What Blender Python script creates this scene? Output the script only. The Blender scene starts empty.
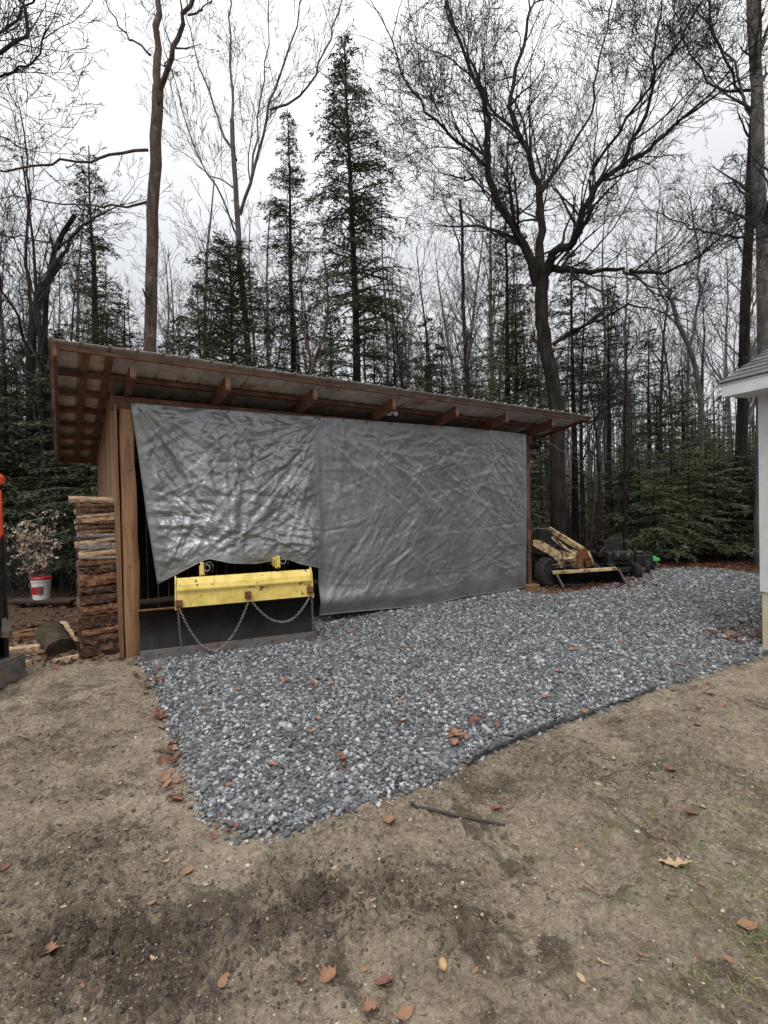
import bpy, math, random
import numpy as np
import time; _t0 = time.time()
from mathutils import Vector, Matrix
random.seed(7)
R_ = np.random.default_rng(11)
sc = bpy.context.scene
COL = sc.collection
# ------------------------------------------------------------------ camera maths
FPX, PIT, ROL, EYE = 489.0, 0.016, 0.022, 1.6
cF = np.array([0, math.cos(PIT), -math.sin(PIT)]); cU0 = np.array([0, math.sin(PIT), math.cos(PIT)]); cR0 = np.array([1., 0, 0])
cR = math.cos(ROL)*cR0 - math.sin(ROL)*cU0; cU = math.sin(ROL)*cR0 + math.cos(ROL)*cU0
CAM = np.array([0, 0, EYE])
def ray(px, py): return cF + cR*(px-384)/FPX - cU*(py-512)/FPX
def at(px, py, Y):
    d = ray(px, py); return CAM + d*(Y/d[1])
def gnd(px, py, z=0.0):
    d = ray(px, py); return CAM + d*((z-EYE)/d[2])
def onpl(px, py, p, n):
    d = ray(px, py); return CAM + d*(np.dot(np.array(p)-CAM, n)/np.dot(d, n))
def nrm(v): v = np.array(v, float); return v/np.linalg.norm(v)
A = np.array
# ------------------------------------------------------------------ noise
def vn(x, y, seed=0):
    xi = np.floor(x).astype(np.int64); yi = np.floor(y).astype(np.int64); fx = x-xi; fy = y-yi
    fx = fx*fx*fx*(fx*(fx*6-15)+10); fy = fy*fy*fy*(fy*(fy*6-15)+10)
    def h(a, b):
        n = (a*374761393 + b*668265263 + seed*974634777) & 0x7fffffff
        n = ((n ^ (n >> 13))*1274126177) & 0x7fffffff
        n = (n ^ (n >> 16)) & 0xffffff
        return n/float(0xffffff)*2-1
    a = h(xi, yi); b = h(xi+1, yi); c = h(xi, yi+1); d = h(xi+1, yi+1)
    return (a*(1-fx)+b*fx)*(1-fy)+(c*(1-fx)+d*fx)*fy
def fbm(x, y, seed=0, o=4, g=.5):
    s = 0; a = 1.
    for i in range(o):
        s = s + a*vn(x*2**i+i*17.3, y*2**i-i*9.1, seed+i); a *= g
    return s
# ------------------------------------------------------------------ mesh builder
def mk_mesh(name, V, Fs, smooth=False):
    me = bpy.data.meshes.new(name)
    V = np.asarray(V, np.float32)
    me.vertices.add(len(V)); me.vertices.foreach_set('co', V.ravel())
    Fs = [np.asarray(f, np.int32) for f in Fs if len(f)]
    tot = sum(f.size for f in Fs); nf = sum(len(f) for f in Fs)
    me.loops.add(tot); me.polygons.add(nf)
    me.loops.foreach_set('vertex_index', np.concatenate([f.ravel() for f in Fs]))
    sizes = np.concatenate([np.full(len(f), f.shape[1], np.int32) for f in Fs])
    st = np.zeros(nf, np.int32); st[1:] = np.cumsum(sizes)[:-1]
    me.polygons.foreach_set('loop_start', st)
    try: me.polygons.foreach_set('loop_total', sizes)
    except Exception: pass
    me.polygons.foreach_set('use_smooth', np.full(nf, bool(smooth)))
    me.update(calc_edges=True); me.validate(clean_customdata=False)
    return me
class MB:
    def __init__(s): s.V = []; s.F = {}; s.n = 0; s.T = {}; s.att = []
    def add(s, V, *Fs):
        V = np.asarray(V, float).reshape(-1, 3)
        for f in Fs:
            f = np.asarray(f, np.int64)
            if f.size: s.F.setdefault(f.shape[1], []).append(f+s.n)
        s.V.append(V); s.n += len(V)
    def hexa(s, P):   # 8 points: bottom 4 ccw, top 4 ccw
        s.add(P, [[0,3,2,1],[4,5,6,7],[0,1,5,4],[1,2,6,5],[2,3,7,6],[3,0,4,7]])
    def box(s, c, h, X=(1,0,0), Y=(0,1,0), Z=(0,0,1)):
        c = A(c, float); X = A(X, float)*h[0]; Y = A(Y, float)*h[1]; Z = A(Z, float)*h[2]
        s.hexa([c-X-Y-Z, c+X-Y-Z, c+X+Y-Z, c-X+Y-Z, c-X-Y+Z, c+X-Y+Z, c+X+Y+Z, c-X+Y+Z])
    def beam(s, p, q, w, h, up=(0,0,1)):
        p = A(p, float); q = A(q, float); d = nrm(q-p); sd = nrm(np.cross(d, up)); u = np.cross(sd, d)
        s.box((p+q)/2, (np.linalg.norm(q-p)/2, w/2, h/2), d, sd, u)
    def tube(s, pts, rad, n=6, cap=True):
        pts = np.asarray(pts, float); rad = np.broadcast_to(np.asarray(rad, float), (len(pts),)).copy()
        s.T.setdefault((len(pts), n, cap), []).append((pts, rad))
    def tubes(s, P, Rr, n=3):
        if len(P): s.T.setdefault((P.shape[1], n, False), []).extend(zip(P, Rr))
    def flush(s):
        for (m, n, cap), L in s.T.items():
            P = np.array([a for a, b in L]); Rr = np.array([b for a, b in L]); k = len(L)
            T = np.empty_like(P); T[:, 1:-1] = P[:, 2:]-P[:, :-2]; T[:, 0] = P[:, 1]-P[:, 0]; T[:, -1] = P[:, -1]-P[:, -2]
            T /= np.linalg.norm(T, axis=2, keepdims=True)+1e-12
            mean = T.mean(1); ref = np.where(np.abs(mean[:, 2:3]) > .8, A([[1., 0.13, 0]]), A([[0, 0.1, 1.]]))[:, None, :]
            B = np.cross(T, np.broadcast_to(ref, T.shape)); B /= np.linalg.norm(B, axis=2, keepdims=True)+1e-12
            C = np.cross(T, B)
            a = np.arange(n)*2*math.pi/n
            V = P[:, :, None, :]+Rr[:, :, None, None]*(B[:, :, None, :]*np.cos(a)[None, None, :, None]+C[:, :, None, :]*np.sin(a)[None, None, :, None])
            base = (np.arange(k)*m*n)[:, None, None]; i = np.arange(m-1)[None, :, None]*n; j = np.arange(n)[None, None, :]; j2 = (j+1) % n
            F = np.stack([base+i+j, base+i+j2, base+i+n+j2, base+i+n+j], -1).reshape(-1, 4)
            Fs = [F]
            if cap and n <= 24:
                c0 = (np.arange(k)*m*n)[:, None]+np.arange(n)[::-1][None, :]; c1 = (np.arange(k)*m*n+(m-1)*n)[:, None]+np.arange(n)[None, :]
                Fs += [c0, c1]
            s.add(V.reshape(-1, 3), *Fs)
        s.T = {}
    def lathe(s, c, prof, n=24, X=(1,0,0), Y=(0,1,0), Z=(0,0,1)):   # prof: (r,z)
        c = A(c, float); X, Y, Z = A(X, float), A(Y, float), A(Z, float); a = np.arange(n)*2*math.pi/n
        V = [c+X*r*math.cos(t)+Y*r*math.sin(t)+Z*z for r, z in prof for t in a]
        m = len(prof); F = [[i*n+j, i*n+(j+1) % n, (i+1)*n+(j+1) % n, (i+1)*n+j] for i in range(m-1) for j in range(n)]
        s.add(V, F, [list(range(n))[::-1]], [[(m-1)*n+j for j in range(n)]])
    def prism(s, poly, ext):   # poly: 3D points, ext: vector
        P = A(poly, float); n = len(P); E = A(ext, float)
        s.add(np.vstack([P, P+E]), [[i, (i+1) % n, n+(i+1) % n, n+i] for i in range(n)], [list(range(n))[::-1]], [[n+i for i in range(n)]])
    def grid(s, G, wrap=False):  # G (m,n,3)
        m, n = G.shape[:2]; i = np.arange(m-1)[:, None]*n; j = np.arange(n-1)[None, :]
        s.add(G.reshape(-1, 3), np.stack([i+j, i+j+1, i+n+j+1, i+n+j], -1).reshape(-1, 4))
    def leaves(s, C, D, N, L, W):
        """rhombus leaf faces: centre C, direction D, normal N, length L, width W"""
        Sd = np.cross(D, N); Sd /= np.linalg.norm(Sd, axis=1, keepdims=True)+1e-9
        L = np.broadcast_to(L, (len(C),))[:, None]; W = np.broadcast_to(W, (len(C),))[:, None]
        V = np.stack([C-D*L/2, C+Sd*W/2-D*L*.05, C+D*L/2, C-Sd*W/2-D*L*.05], 1).reshape(-1, 3)
        F = np.arange(len(C)*4).reshape(-1, 4); s.add(V, F)
    def quad(s, a, b, c, d): s.add([a, b, c, d], [[0, 1, 2, 3]])
WL = {}
def wloc(o): return WL.get(o.name, A([0., 0, 0])) if o else A([0., 0, 0])
def obj(name, mb, m, parent=None, base=None, smooth=False, bevel=0):
    mb.flush()
    V = np.vstack(mb.V); Fs = [np.vstack(f) for f in mb.F.values()]
    if parent is not None: b = wloc(parent)
    elif base is not None: b = A(base, float)
    else: b = A([0., 0, 0])
    me = mk_mesh(name, V-b, Fs, smooth); me.materials.append(m)
    o = bpy.data.objects.new(name, me); COL.objects.link(o)
    if parent is not None: o.parent = parent; WL[o.name] = b
    else: o.location = b; WL[o.name] = b
    if bevel:
        md = o.modifiers.new('bevel', 'BEVEL'); md.width = bevel; md.segments = 2; md.limit_method = 'ANGLE'; md.angle_limit = math.radians(40)
    return o
def tag(o, label=None, cat=None, group=None, kind=None):
    if label: o['label'] = label
    if cat: o['category'] = cat
    if group: o['group'] = group
    if kind: o['kind'] = kind
    return o
def thing(name, loc, label, cat, group=None):
    o = bpy.data.objects.new(name, None); COL.objects.link(o); o.location = A(loc, float).tolist(); o.empty_display_size = .1
    WL[o.name] = A(loc, float); tag(o, label, cat, group); return o
def dup(root, loc, rotz=0, scale=1, label=None, group=None, cat=None):
    r = root.copy(); COL.objects.link(r); r.location = loc; r.rotation_euler = (0, 0, rotz); r.scale = (scale,)*3 if np.isscalar(scale) else scale
    if label: r['label'] = label
    if group: r['group'] = group
    if cat: r['category'] = cat
    for ch in list(root.children):
        c = ch.copy(); COL.objects.link(c); c.parent = r
        for g in ch.children:
            d = g.copy(); COL.objects.link(d); d.parent = c
    return r
# ------------------------------------------------------------------ materials
def mat(name, cols, scale=8, rough=.8, bump=.3, bscale=40, stretch=(1,1,1), metal=0, detail=6, pos=None, spec=.5, bdist=.01, coords='Object', extra=None, rrange=0):
    m = bpy.data.materials.new(name); m.use_nodes = True; nt = m.node_tree; N = nt.nodes; Lk = nt.links
    b = N['Principled BSDF']; tc = N.new('ShaderNodeTexCoord'); mp = N.new('ShaderNodeMapping'); mp.inputs['Scale'].default_value = stretch
    Lk.new(tc.outputs[coords], mp.inputs[0])
    nz = N.new('ShaderNodeTexNoise'); nz.inputs['Scale'].default_value = scale; nz.inputs['Detail'].default_value = detail; nz.inputs['Roughness'].default_value = .62
    Lk.new(mp.outputs[0], nz.inputs['Vector'])
    cr = N.new('ShaderNodeValToRGB'); e = cr.color_ramp.elements
    pos = pos or [(.32+.36*i/max(1, len(cols)-1)) for i in range(len(cols))]
    while len(e) < len(cols): e.new(.5)
    for i, c in enumerate(cols): e[i].position = pos[i]; e[i].color = (*c, 1)
    Lk.new(nz.outputs[0], cr.inputs[0]); Lk.new(cr.outputs[0], b.inputs['Base Color'])
    b.inputs['Roughness'].default_value = rough; b.inputs['Metallic'].default_value = metal; b.inputs['Specular IOR Level'].default_value = spec
    if rrange:
        mr = N.new('ShaderNodeMapRange'); mr.inputs['From Min'].default_value = .3; mr.inputs['From Max'].default_value = .7
        mr.inputs['To Min'].default_value = rough-rrange; mr.inputs['To Max'].default_value = rough+rrange; Lk.new(nz.outputs[0], mr.inputs[0]); Lk.new(mr.outputs[0], b.inputs['Roughness'])
    if bump:
        n2 = N.new('ShaderNodeTexNoise'); n2.inputs['Scale'].default_value = bscale; n2.inputs['Detail'].default_value = 5
        Lk.new(mp.outputs[0], n2.inputs['Vector'])
        bp = N.new('ShaderNodeBump'); bp.inputs['Strength'].default_value = bump; bp.inputs['Distance'].default_value = bdist
        Lk.new(n2.outputs[0], bp.inputs['Height']); Lk.new(bp.outputs[0], b.inputs['Normal'])
    if extra: extra(m, N, Lk, b, tc, mp, cr)
    return m
def isl_var(lo=.6, hi=1.4):
    def f(m, N, Lk, b, tc, mp, cr):   # natural piece-to-piece colour difference, one random value per mesh island
        g = N.new('ShaderNodeNewGeometry'); mr = N.new('ShaderNodeMapRange'); mr.inputs['To Min'].default_value = lo; mr.inputs['To Max'].default_value = hi
        Lk.new(g.outputs['Random Per Island'], mr.inputs[0])
        mx = N.new('ShaderNodeVectorMath'); mx.operation = 'SCALE'; Lk.new(cr.outputs[0], mx.inputs[0]); Lk.new(mr.outputs[0], mx.inputs['Scale']); Lk.new(mx.outputs[0], b.inputs['Base Color'])
    return f
def spots(col, scale=3, lo=.55, hi=.62, seedv=0., fine=True):
    def f(m, N, Lk, b, tc, mp, cr):
        n = N.new('ShaderNodeTexNoise'); n.inputs['Scale'].default_value = scale; n.inputs['Detail'].default_value = 8; n.inputs['Roughness'].default_value = .7
        ad = N.new('ShaderNodeVectorMath'); ad.inputs[1].default_value = (seedv, seedv*2, 3.); Lk.new(tc.outputs['Object'], ad.inputs[0]); Lk.new(ad.outputs[0], n.inputs['Vector'])
        mr = N.new('ShaderNodeMapRange'); mr.inputs['From Min'].default_value = lo; mr.inputs['From Max'].default_value = hi; Lk.new(n.outputs[0], mr.inputs[0])
        mx = N.new('ShaderNodeMix'); mx.data_type = 'RGBA'; Lk.new(mr.outputs[0], mx.inputs[0]); Lk.new(cr.outputs[0], mx.inputs[6]); mx.inputs[7].default_value = (*col, 1)
        Lk.new(mx.outputs[2], b.inputs['Base Color'])
    return f
bark_d = mat('bark_dark', [(.01,.008,.007), (.024,.02,.017), (.045,.039,.034)], 9, .95, 1, 30, (1,1,.3), bdist=.02, spec=.2, extra=spots((.08,.088,.068), 6, .63, .72))
bark_b = mat('bark_brown', [(.03,.019,.012), (.07,.045,.031), (.12,.088,.066)], 12, .9, 1, 40, (1,1,.3), bdist=.02, extra=spots((.17,.17,.14), 6, .6, .68))
bark_g = mat('bark_grey_hazed', [(.045,.04,.035), (.1,.092,.083), (.17,.162,.152)], 8, .9, 1, 30, (1,1,.3), bdist=.02, extra=spots((.2,.21,.18), 5, .6, .68))  # grey bark, lightened so the colour carries the haze on far trunks
twig_d = mat('twigs_dark', [(.018,.015,.013), (.042,.036,.032)], 4, .9, 0)
twig_g = mat('twigs_grey_hazed', [(.1,.092,.086), (.18,.168,.158)], 4, .9, 0)  # grey twigs, paled to paint in the haze of the woods behind
twig_p = mat('twigs_pale', [(.25,.23,.21), (.4,.38,.35)], 4, .9, 0)
def leafmat(name, cols, lo=.6, hi=1.5, scale=1.3, tr=True):
    m = mat(name, cols, scale, .7, 0, extra=isl_var(lo, hi), spec=.3)
    if not tr: return m
    nt = m.node_tree; b = nt.nodes['Principled BSDF']; out = nt.nodes['Material Output']
    t = nt.nodes.new('ShaderNodeBsdfTranslucent'); mx = nt.nodes.new('ShaderNodeMixShader'); mx.inputs[0].default_value = .25
    nt.links.new(b.inputs['Base Color'].links[0].from_socket, t.inputs['Color']); nt.links.new(b.outputs[0], mx.inputs[1]); nt.links.new(t.outputs[0], mx.inputs[2]); nt.links.new(mx.outputs[0], out.inputs['Surface'])
    return m
hem = leafmat('hemlock_needles', [(.045,.056,.032), (.085,.1,.058), (.135,.152,.09)], tr=False)
hem2 = leafmat('young_hemlock_needles', [(.065,.084,.044), (.12,.145,.078), (.175,.2,.11)], tr=False)
beechm = leafmat('pale_dry_leaves', [(.42,.3,.2), (.62,.5,.38), (.75,.66,.55)], .7, 1.3)
litterm = leafmat('leaf_litter_brown', [(.07,.032,.02), (.14,.06,.036), (.22,.11,.065)], .5, 1.7)
leafa = mat('dry_leaf_orange', [(.17,.08,.045), (.3,.155,.09), (.42,.26,.17)], 30, .6, .4, 60)
leafb = mat('dry_leaf_russet', [(.1,.042,.03), (.2,.085,.058), (.29,.15,.1)], 30, .6, .4, 60)
leafc = mat('dry_leaf_tan', [(.38,.26,.15), (.55,.41,.26)], 30, .6, .4, 60)
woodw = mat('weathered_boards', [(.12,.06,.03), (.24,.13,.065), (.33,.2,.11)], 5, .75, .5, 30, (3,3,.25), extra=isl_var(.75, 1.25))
postw = mat('tan_post_wood', [(.13,.062,.028), (.25,.13,.062), (.34,.195,.1)], 6, .7, .4, 30, (4,4,.3), extra=spots((.1,.06,.035), 9, .62, .66))
roofw = mat('red_brown_framing', [(.06,.025,.014), (.13,.055,.03), (.2,.095,.055)], 5, .75, .4, 30, (1,1,1))
tailw = mat('rafter_end_grain', [(.2,.12,.07), (.32,.2,.12)], 20, .8, .4, 50)
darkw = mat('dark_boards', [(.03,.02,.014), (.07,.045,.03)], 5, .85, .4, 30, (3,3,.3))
tin = mat('weathered_tin', [(.42,.38,.35), (.55,.51,.48), (.64,.61,.58)], 6, .5, .15, 30, metal=.1, extra=spots((.3,.15,.09), 2.2, .52, .68))
moldm = mat('dull_black_blade', [(.008,.007,.007), (.018,.016,.015), (.05,.03,.02)], 5, .7, .3, 50, pos=[.35,.62,.8], spec=.2)
blackm = mat('black_steel', [(.012,.012,.012), (.03,.028,.027), (.07,.045,.03)], 7, .45, .3, 60, pos=[.35,.6,.8], rrange=.12)
rubber = mat('rubber', [(.012,.012,.012), (.03,.03,.03)], 20, .85, .3, 60)
steel = mat('worn_steel', [(.09,.085,.08), (.2,.19,.185), (.16,.09,.05)], 12, .5, .3, 80, metal=.4)
chainm = mat('chain_steel', [(.16,.15,.14), (.34,.33,.31), (.14,.08,.05)], 30, .45, 0, metal=.7)
rust = mat('rusty_steel', [(.06,.025,.014), (.18,.065,.025), (.26,.1,.035)], 25, .85, .6, 90)
yel = mat('chipped_yellow_paint', [(.55,.4,.09), (.76,.58,.15), (.82,.67,.23)], 6, .45, .25, 60, extra=spots((.13,.055,.022), 11, .6, .63, 4.))
cream = mat('faded_cream_paint', [(.4,.27,.13), (.58,.43,.24), (.66,.53,.33)], 9, .5, .3, 60, extra=spots((.15,.065,.03), 11, .5, .6, 2.))
orange = mat('orange_paint', [(.5,.06,.025), (.66,.085,.03)], 9, .4, .1, 60)
white = mat('white_plastic', [(.6,.6,.58), (.72,.72,.7)], 9, .4, .05, 40)
red = mat('red_plastic', [(.35,.02,.03), (.48,.03,.04)], 9, .35, .05, 40)
green = mat('lime_green_plastic', [(.06,.5,.1), (.1,.65,.15)], 9, .4, .05, 40)
housep = mat('pale_blue_grey_paint', [(.42,.46,.5), (.5,.54,.58)], 5, .6, .12, 60)
whitet = mat('white_trim_paint', [(.55,.56,.57), (.66,.67,.68)], 5, .55, .12, 60)
creamf = mat('cream_foundation', [(.5,.43,.3), (.62,.55,.4)], 5, .8, .3, 40)
shing = mat('asphalt_shingles', [(.06,.06,.062), (.11,.11,.112), (.16,.16,.16)], 90, .9, .6, 200, extra=isl_var(.7, 1.35))
firew = mat('split_wood_face', [(.05,.022,.012), (.19,.09,.042), (.34,.18,.095)], 9, .8, 1., 22, (.35,3.5,3.5), bdist=.02, extra=isl_var(.6, 1.35))
firelt = mat('pale_split_wood', [(.3,.19,.11), (.48,.33,.21), (.58,.43,.3)], 7, .8, .6, 30, (.6,3,3))
firegrey = mat('weathered_grey_split_wood', [(.12,.1,.085), (.27,.23,.2), (.4,.35,.3)], 8, .85, .8, 24, (.4,3,3), bdist=.02, extra=isl_var(.7, 1.3))
firebark = mat('firewood_bark', [(.02,.012,.009), (.085,.045,.027), (.2,.105,.055)], 13, .9, 1., 26, (.5,2.2,2.2), bdist=.03, extra=isl_var(.7, 1.4))
stonem = mat('crushed_stone', [(.07,.073,.077), (.18,.186,.193), (.34,.345,.35)], 28, .65, .3, 200, extra=None)
# stones: strong piece-to-piece difference
def stone_extra(m):
    nt = m.node_tree; N = nt.nodes; Lk = nt.links; b = N['Principled BSDF']
    g = N.new('ShaderNodeNewGeometry'); cr = N.new('ShaderNodeValToRGB'); e = cr.color_ramp.elements
    cols = [(0, (.018,.019,.021)), (.28, (.045,.048,.052)), (.5, (.115,.12,.127)), (.72, (.22,.228,.236)), (.88, (.38,.388,.392)), (1, (.66,.66,.65))]
    while len(e) < len(cols): e.new(.5)
    for i, (p, c) in enumerate(cols): e[i].position = p; e[i].color = (*c, 1)
    Lk.new(g.outputs['Random Per Island'], cr.inputs[0])
    old = b.inputs['Base Color'].links[0].from_socket
    mx = N.new('ShaderNodeMix'); mx.data_type = 'RGBA'; mx.inputs[0].default_value = .3; Lk.new(cr.outputs[0], mx.inputs[6]); Lk.new(old, mx.inputs[7]); Lk.new(mx.outputs[2], b.inputs['Base Color'])
stone_extra(stonem)
pebm = mat('pale_pebbles', [(.3,.26,.21), (.42,.38,.32)], 8, .7, .2, 80, extra=isl_var(.4, 1.5))
clodm = mat('mud_clods', [(.035,.026,.02), (.08,.06,.044)], 20, .6, .5, 80)
edgem = mat('black_plastic_edging', [(.02,.022,.022), (.05,.053,.055), (.12,.12,.115)], 20, .55, .3, 60)
grassm = leafmat('dry_green_grass', [(.1,.13,.04), (.2,.22,.08), (.34,.32,.16)], .6, 1.5, 6)
stickm = mat('black_stick', [(.02,.018,.016), (.05,.045,.04)], 20, .7, .5, 60)
# tarp
def mk_tarp():
    m = mat('silver_tarp', [(.2,.205,.21), (.26,.265,.27), (.32,.325,.33)], 2.2, .36, .3, 14, metal=.5, bdist=.008, rrange=.06)
    nt = m.node_tree; N = nt.nodes; Lk = nt.links; bp = [n for n in N if n.type == 'BUMP'][0]; b = N['Principled BSDF']
    tc = [n for n in N if n.type == 'TEX_COORD'][0]
    # crumple creases: distorted cell edges
    nz = N.new('ShaderNodeTexNoise'); nz.inputs['Scale'].default_value = 3; nz.inputs['Detail'].default_value = 3; Lk.new(tc.outputs['Object'], nz.inputs['Vector'])
    mxv = N.new('ShaderNodeMix'); mxv.data_type = 'VECTOR'; mxv.inputs[0].default_value = .22; Lk.new(tc.outputs['Object'], mxv.inputs[4]); Lk.new(nz.outputs['Color'], mxv.inputs[5])
    prev = bp
    for s, st, d in ((7, .35, .006), (26, .45, .003)):
        v = N.new('ShaderNodeTexNoise'); v.noise_type = 'RIDGED_MULTIFRACTAL'; v.normalize = True; v.inputs['Scale'].default_value = s; v.inputs['Detail'].default_value = 4; v.inputs['Distortion'].default_value = .6; Lk.new(mxv.outputs[1], v.inputs['Vector'])
        b2 = N.new('ShaderNodeBump'); b2.inputs['Strength'].default_value = st; b2.inputs['Distance'].default_value = d; b2.invert = False
        Lk.new(v.outputs[0], b2.inputs['Height']); Lk.new(prev.outputs[0], b2.inputs['Normal']); prev = b2
    Lk.new(prev.outputs[0], b.inputs['Normal'])
    return m
tarpm = mk_tarp()
# ground material: real patches of mud, sand, moss, woodland litter
def mk_ground():
    m = bpy.data.materials.new('yard_dirt'); m.use_nodes = True; nt = m.node_tree; N = nt.nodes; Lk = nt.links; b = N['Principled BSDF']
    g = N.new('ShaderNodeNewGeometry'); P = g.outputs['Position']
    def noise(s, d=6, r=.6, off=0, dist=0):
        n = N.new('ShaderNodeTexNoise'); n.inputs['Scale'].default_value = s; n.inputs['Detail'].default_value = d; n.inputs['Roughness'].default_value = r; n.inputs['Distortion'].default_value = dist
        a = N.new('ShaderNodeVectorMath'); a.inputs[1].default_value = (off, off*1.7, 0); Lk.new(P, a.inputs[0]); Lk.new(a.outputs[0], n.inputs['Vector']); return n.outputs[0]
    def rng(v, a, c, x=0., y=1.):
        r = N.new('ShaderNodeMapRange'); r.inputs['From Min'].default_value = a; r.inputs['From Max'].default_value = c; r.inputs['To Min'].default_value = x; r.inputs['To Max'].default_value = y; Lk.new(v, r.inputs[0]); return r.outputs[0]
    def mixc(f, a, c):
        x = N.new('ShaderNodeMix'); x.data_type = 'RGBA'
        if hasattr(f, 'links'): Lk.new(f, x.inputs[0])
        else: x.inputs[0].default_value = f
        for i, q in ((6, a), (7, c)):
            if isinstance(q, tuple): x.inputs[i].default_value = (*q, 1)
            else: Lk.new(q, x.inputs[i])
        return x.outputs[2]
    def math_(op, a, c):
        x = N.new('ShaderNodeMath'); x.operation = op; x.use_clamp = True
        for i, q in enumerate((a, c)):
            if isinstance(q, (int, float)): x.inputs[i].default_value = q
            else: Lk.new(q, x.inputs[i])
        return x.outputs[0]
    fine = noise(38, 9, .8)
    c = mixc(rng(fine, .36, .64), (.1,.074,.051), (.45,.36,.26))
    c = mixc(math_('MULTIPLY', rng(noise(7, 9, .8, 44, 1.5), .47, .55), .9), c, mixc(rng(fine, .38, .62), (.06,.043,.029), (.23,.175,.118)))
    big = noise(1.3, 8, .65, 5, .6)
    c = mixc(rng(big, .42, .62), c, mixc(rng(fine, .33, .67), (.22,.168,.118), (.56,.46,.34)))
    sp = N.new('ShaderNodeAttribute'); sp.attribute_name = 'wet'
    wet = math_('ADD', rng(noise(2.3, 8, .75, 31, 1.), .53, .6), sp.outputs['Fac'])
    wet = math_('MULTIPLY', wet, 1)
    c = mixc(math_('MULTIPLY', wet, .8), c, mixc(rng(fine, .35, .65), (.035,.026,.019), (.115,.087,.061)))
    c = mixc(math_('MULTIPLY', rng(noise(24, 8, .8, 64, .8), .56, .62), .8), c, (.05,.038,.027))
    c = mixc(math_('MULTIPLY', rng(noise(16, 8, .8, 77, .8), .58, .66), .8), c, (.46,.375,.25))
    # dark crumbs and pale grit
    c = mixc(rng(noise(150, 3, .5, 3), .645, .69), c, (.55,.5,.42))
    c = mixc(rng(noise(70, 4, .6, 9), .63, .69), c, (.05,.035,.025))
    at_ = N.new('ShaderNodeAttribute'); at_.attribute_name = 'moss'
    c = mixc(math_('MULTIPLY', at_.outputs['Fac'], rng(noise(9, 8, .7, 14), .48, .68)), c, mixc(rng(fine, .3, .7), (.11,.105,.05), (.25,.235,.12)))
    aw = N.new('ShaderNodeAttribute'); aw.attribute_name = 'woods'
    lit = mixc(rng(noise(14, 8, .75, 3), .35, .65), (.045,.026,.018), (.15,.085,.055))
    lit = mixc(rng(noise(3, 6, .7, 8), .5, .65), lit, (.06,.065,.035))
    c = mixc(aw.outputs['Fac'], c, lit)
    Lk.new(c, b.inputs['Base Color'])
    Lk.new(rng(wet, 0, 1, .82, .42), b.inputs['Roughness']); b.inputs['Specular IOR Level'].default_value = .4
    h = math_('ADD', math_('MULTIPLY', noise(60, 6, .7, 1), .5), math_('MULTIPLY', noise(18, 8, .7, 2), .5))
    bp = N.new('ShaderNodeBump'); bp.inputs['Strength'].default_value = 1.; bp.inputs['Distance'].default_value = .05; Lk.new(h, bp.inputs['Height']); Lk.new(bp.outputs[0], b.inputs['Normal'])
    return m
groundm = mk_ground()
padm = mat('stone_dust', [(.05,.055,.062), (.14,.15,.165), (.26,.28,.3)], 45, .85, .8, 60)
# ------------------------------------------------------------------ shed frame of reference
TH = .585; P0 = A([-2.784, 5.29]); SE = A([math.cos(TH), math.sin(TH), 0]); SN = A([math.sin(TH), -math.cos(TH), 0]); UP = A([0, 0, 1.])
LSH, HB = 6.443, 2.812
def S(a, b, h): return A([P0[0], P0[1], 0.])+SE*a+SN*b+UP*h
def onshed(px, py, b=0.): return onpl(px, py, S(0, b, 0), SN)
def sh_ab(p): q = A(p)[:3]-A([P0[0], P0[1], 0]); return np.dot(q, SE), np.dot(q, SN)
# ------------------------------------------------------------------ gravel outline
gp_px = [(140,659),(152,680),(163,705),(172,730),(180,756),(188,780),(196,806),(212,828),(238,840),(268,838),(300,833),(330,822),(352,812),(390,799),(425,785),(455,770),(470,762),(500,748),(540,732),(585,716),(625,701),(655,690),(690,678),(730,666),(768,655),(800,640),(800,590),(762,577),(730,571),(690,569),(655,571),(625,577),(600,584),(575,591),(552,596),(528,592)]
gpoly = [gnd(*p)[:2] for p in gp_px]+[S(LSH, -1.5, 0)[:2], S(.2, -1.5, 0)[:2], S(.12, .0, 0)[:2]]
gpoly = A(gpoly)
def sdf(X, Y):
    X = np.asarray(X, float); Y = np.asarray(Y, float); d = np.full(X.shape, 1e9); ins = np.zeros(X.shape, bool); n = len(gpoly)
    for i in range(n):
        a = gpoly[i]; b = gpoly[(i+1) % n]; e = b-a; wx = X-a[0]; wy = Y-a[1]
        t = np.clip((wx*e[0]+wy*e[1])/(e@e), 0, 1); dx = wx-e[0]*t; dy = wy-e[1]*t; d = np.minimum(d, dx*dx+dy*dy)
        c = ((a[1] > Y) != (b[1] > Y)); 
        with np.errstate(divide='ignore', invalid='ignore'):
            xi = (b[0]-a[0])*(Y-a[1])/(b[1]-a[1]+1e-12)+a[0]
        ins ^= c & (X < xi)
    d = np.sqrt(d); return np.where(ins, d, -d)
def gpt(px, py): return gnd(px, py)[:2]
wetspots = [(300,885,.22,.16,1),(330,905,.18,.1,.9),(90,940,.2,.12,1),(195,935,.16,.1,.7),(60,990,.2,.12,.7),(470,940,.12,.08,.6),(560,760,.3,.2,.6),(90,850,.4,.22,.8),(250,930,.5,.2,.8),(60,930,.4,.2,.9),(160,990,.4,.12,.8),(400,880,.3,.15,.6),(60,740,.6,.22,.55),(200,745,.18,.25,.45),(100,790,.5,.15,.6),(430,900,.3,.2,.5),(640,770,.35,.15,.4)]
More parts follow.
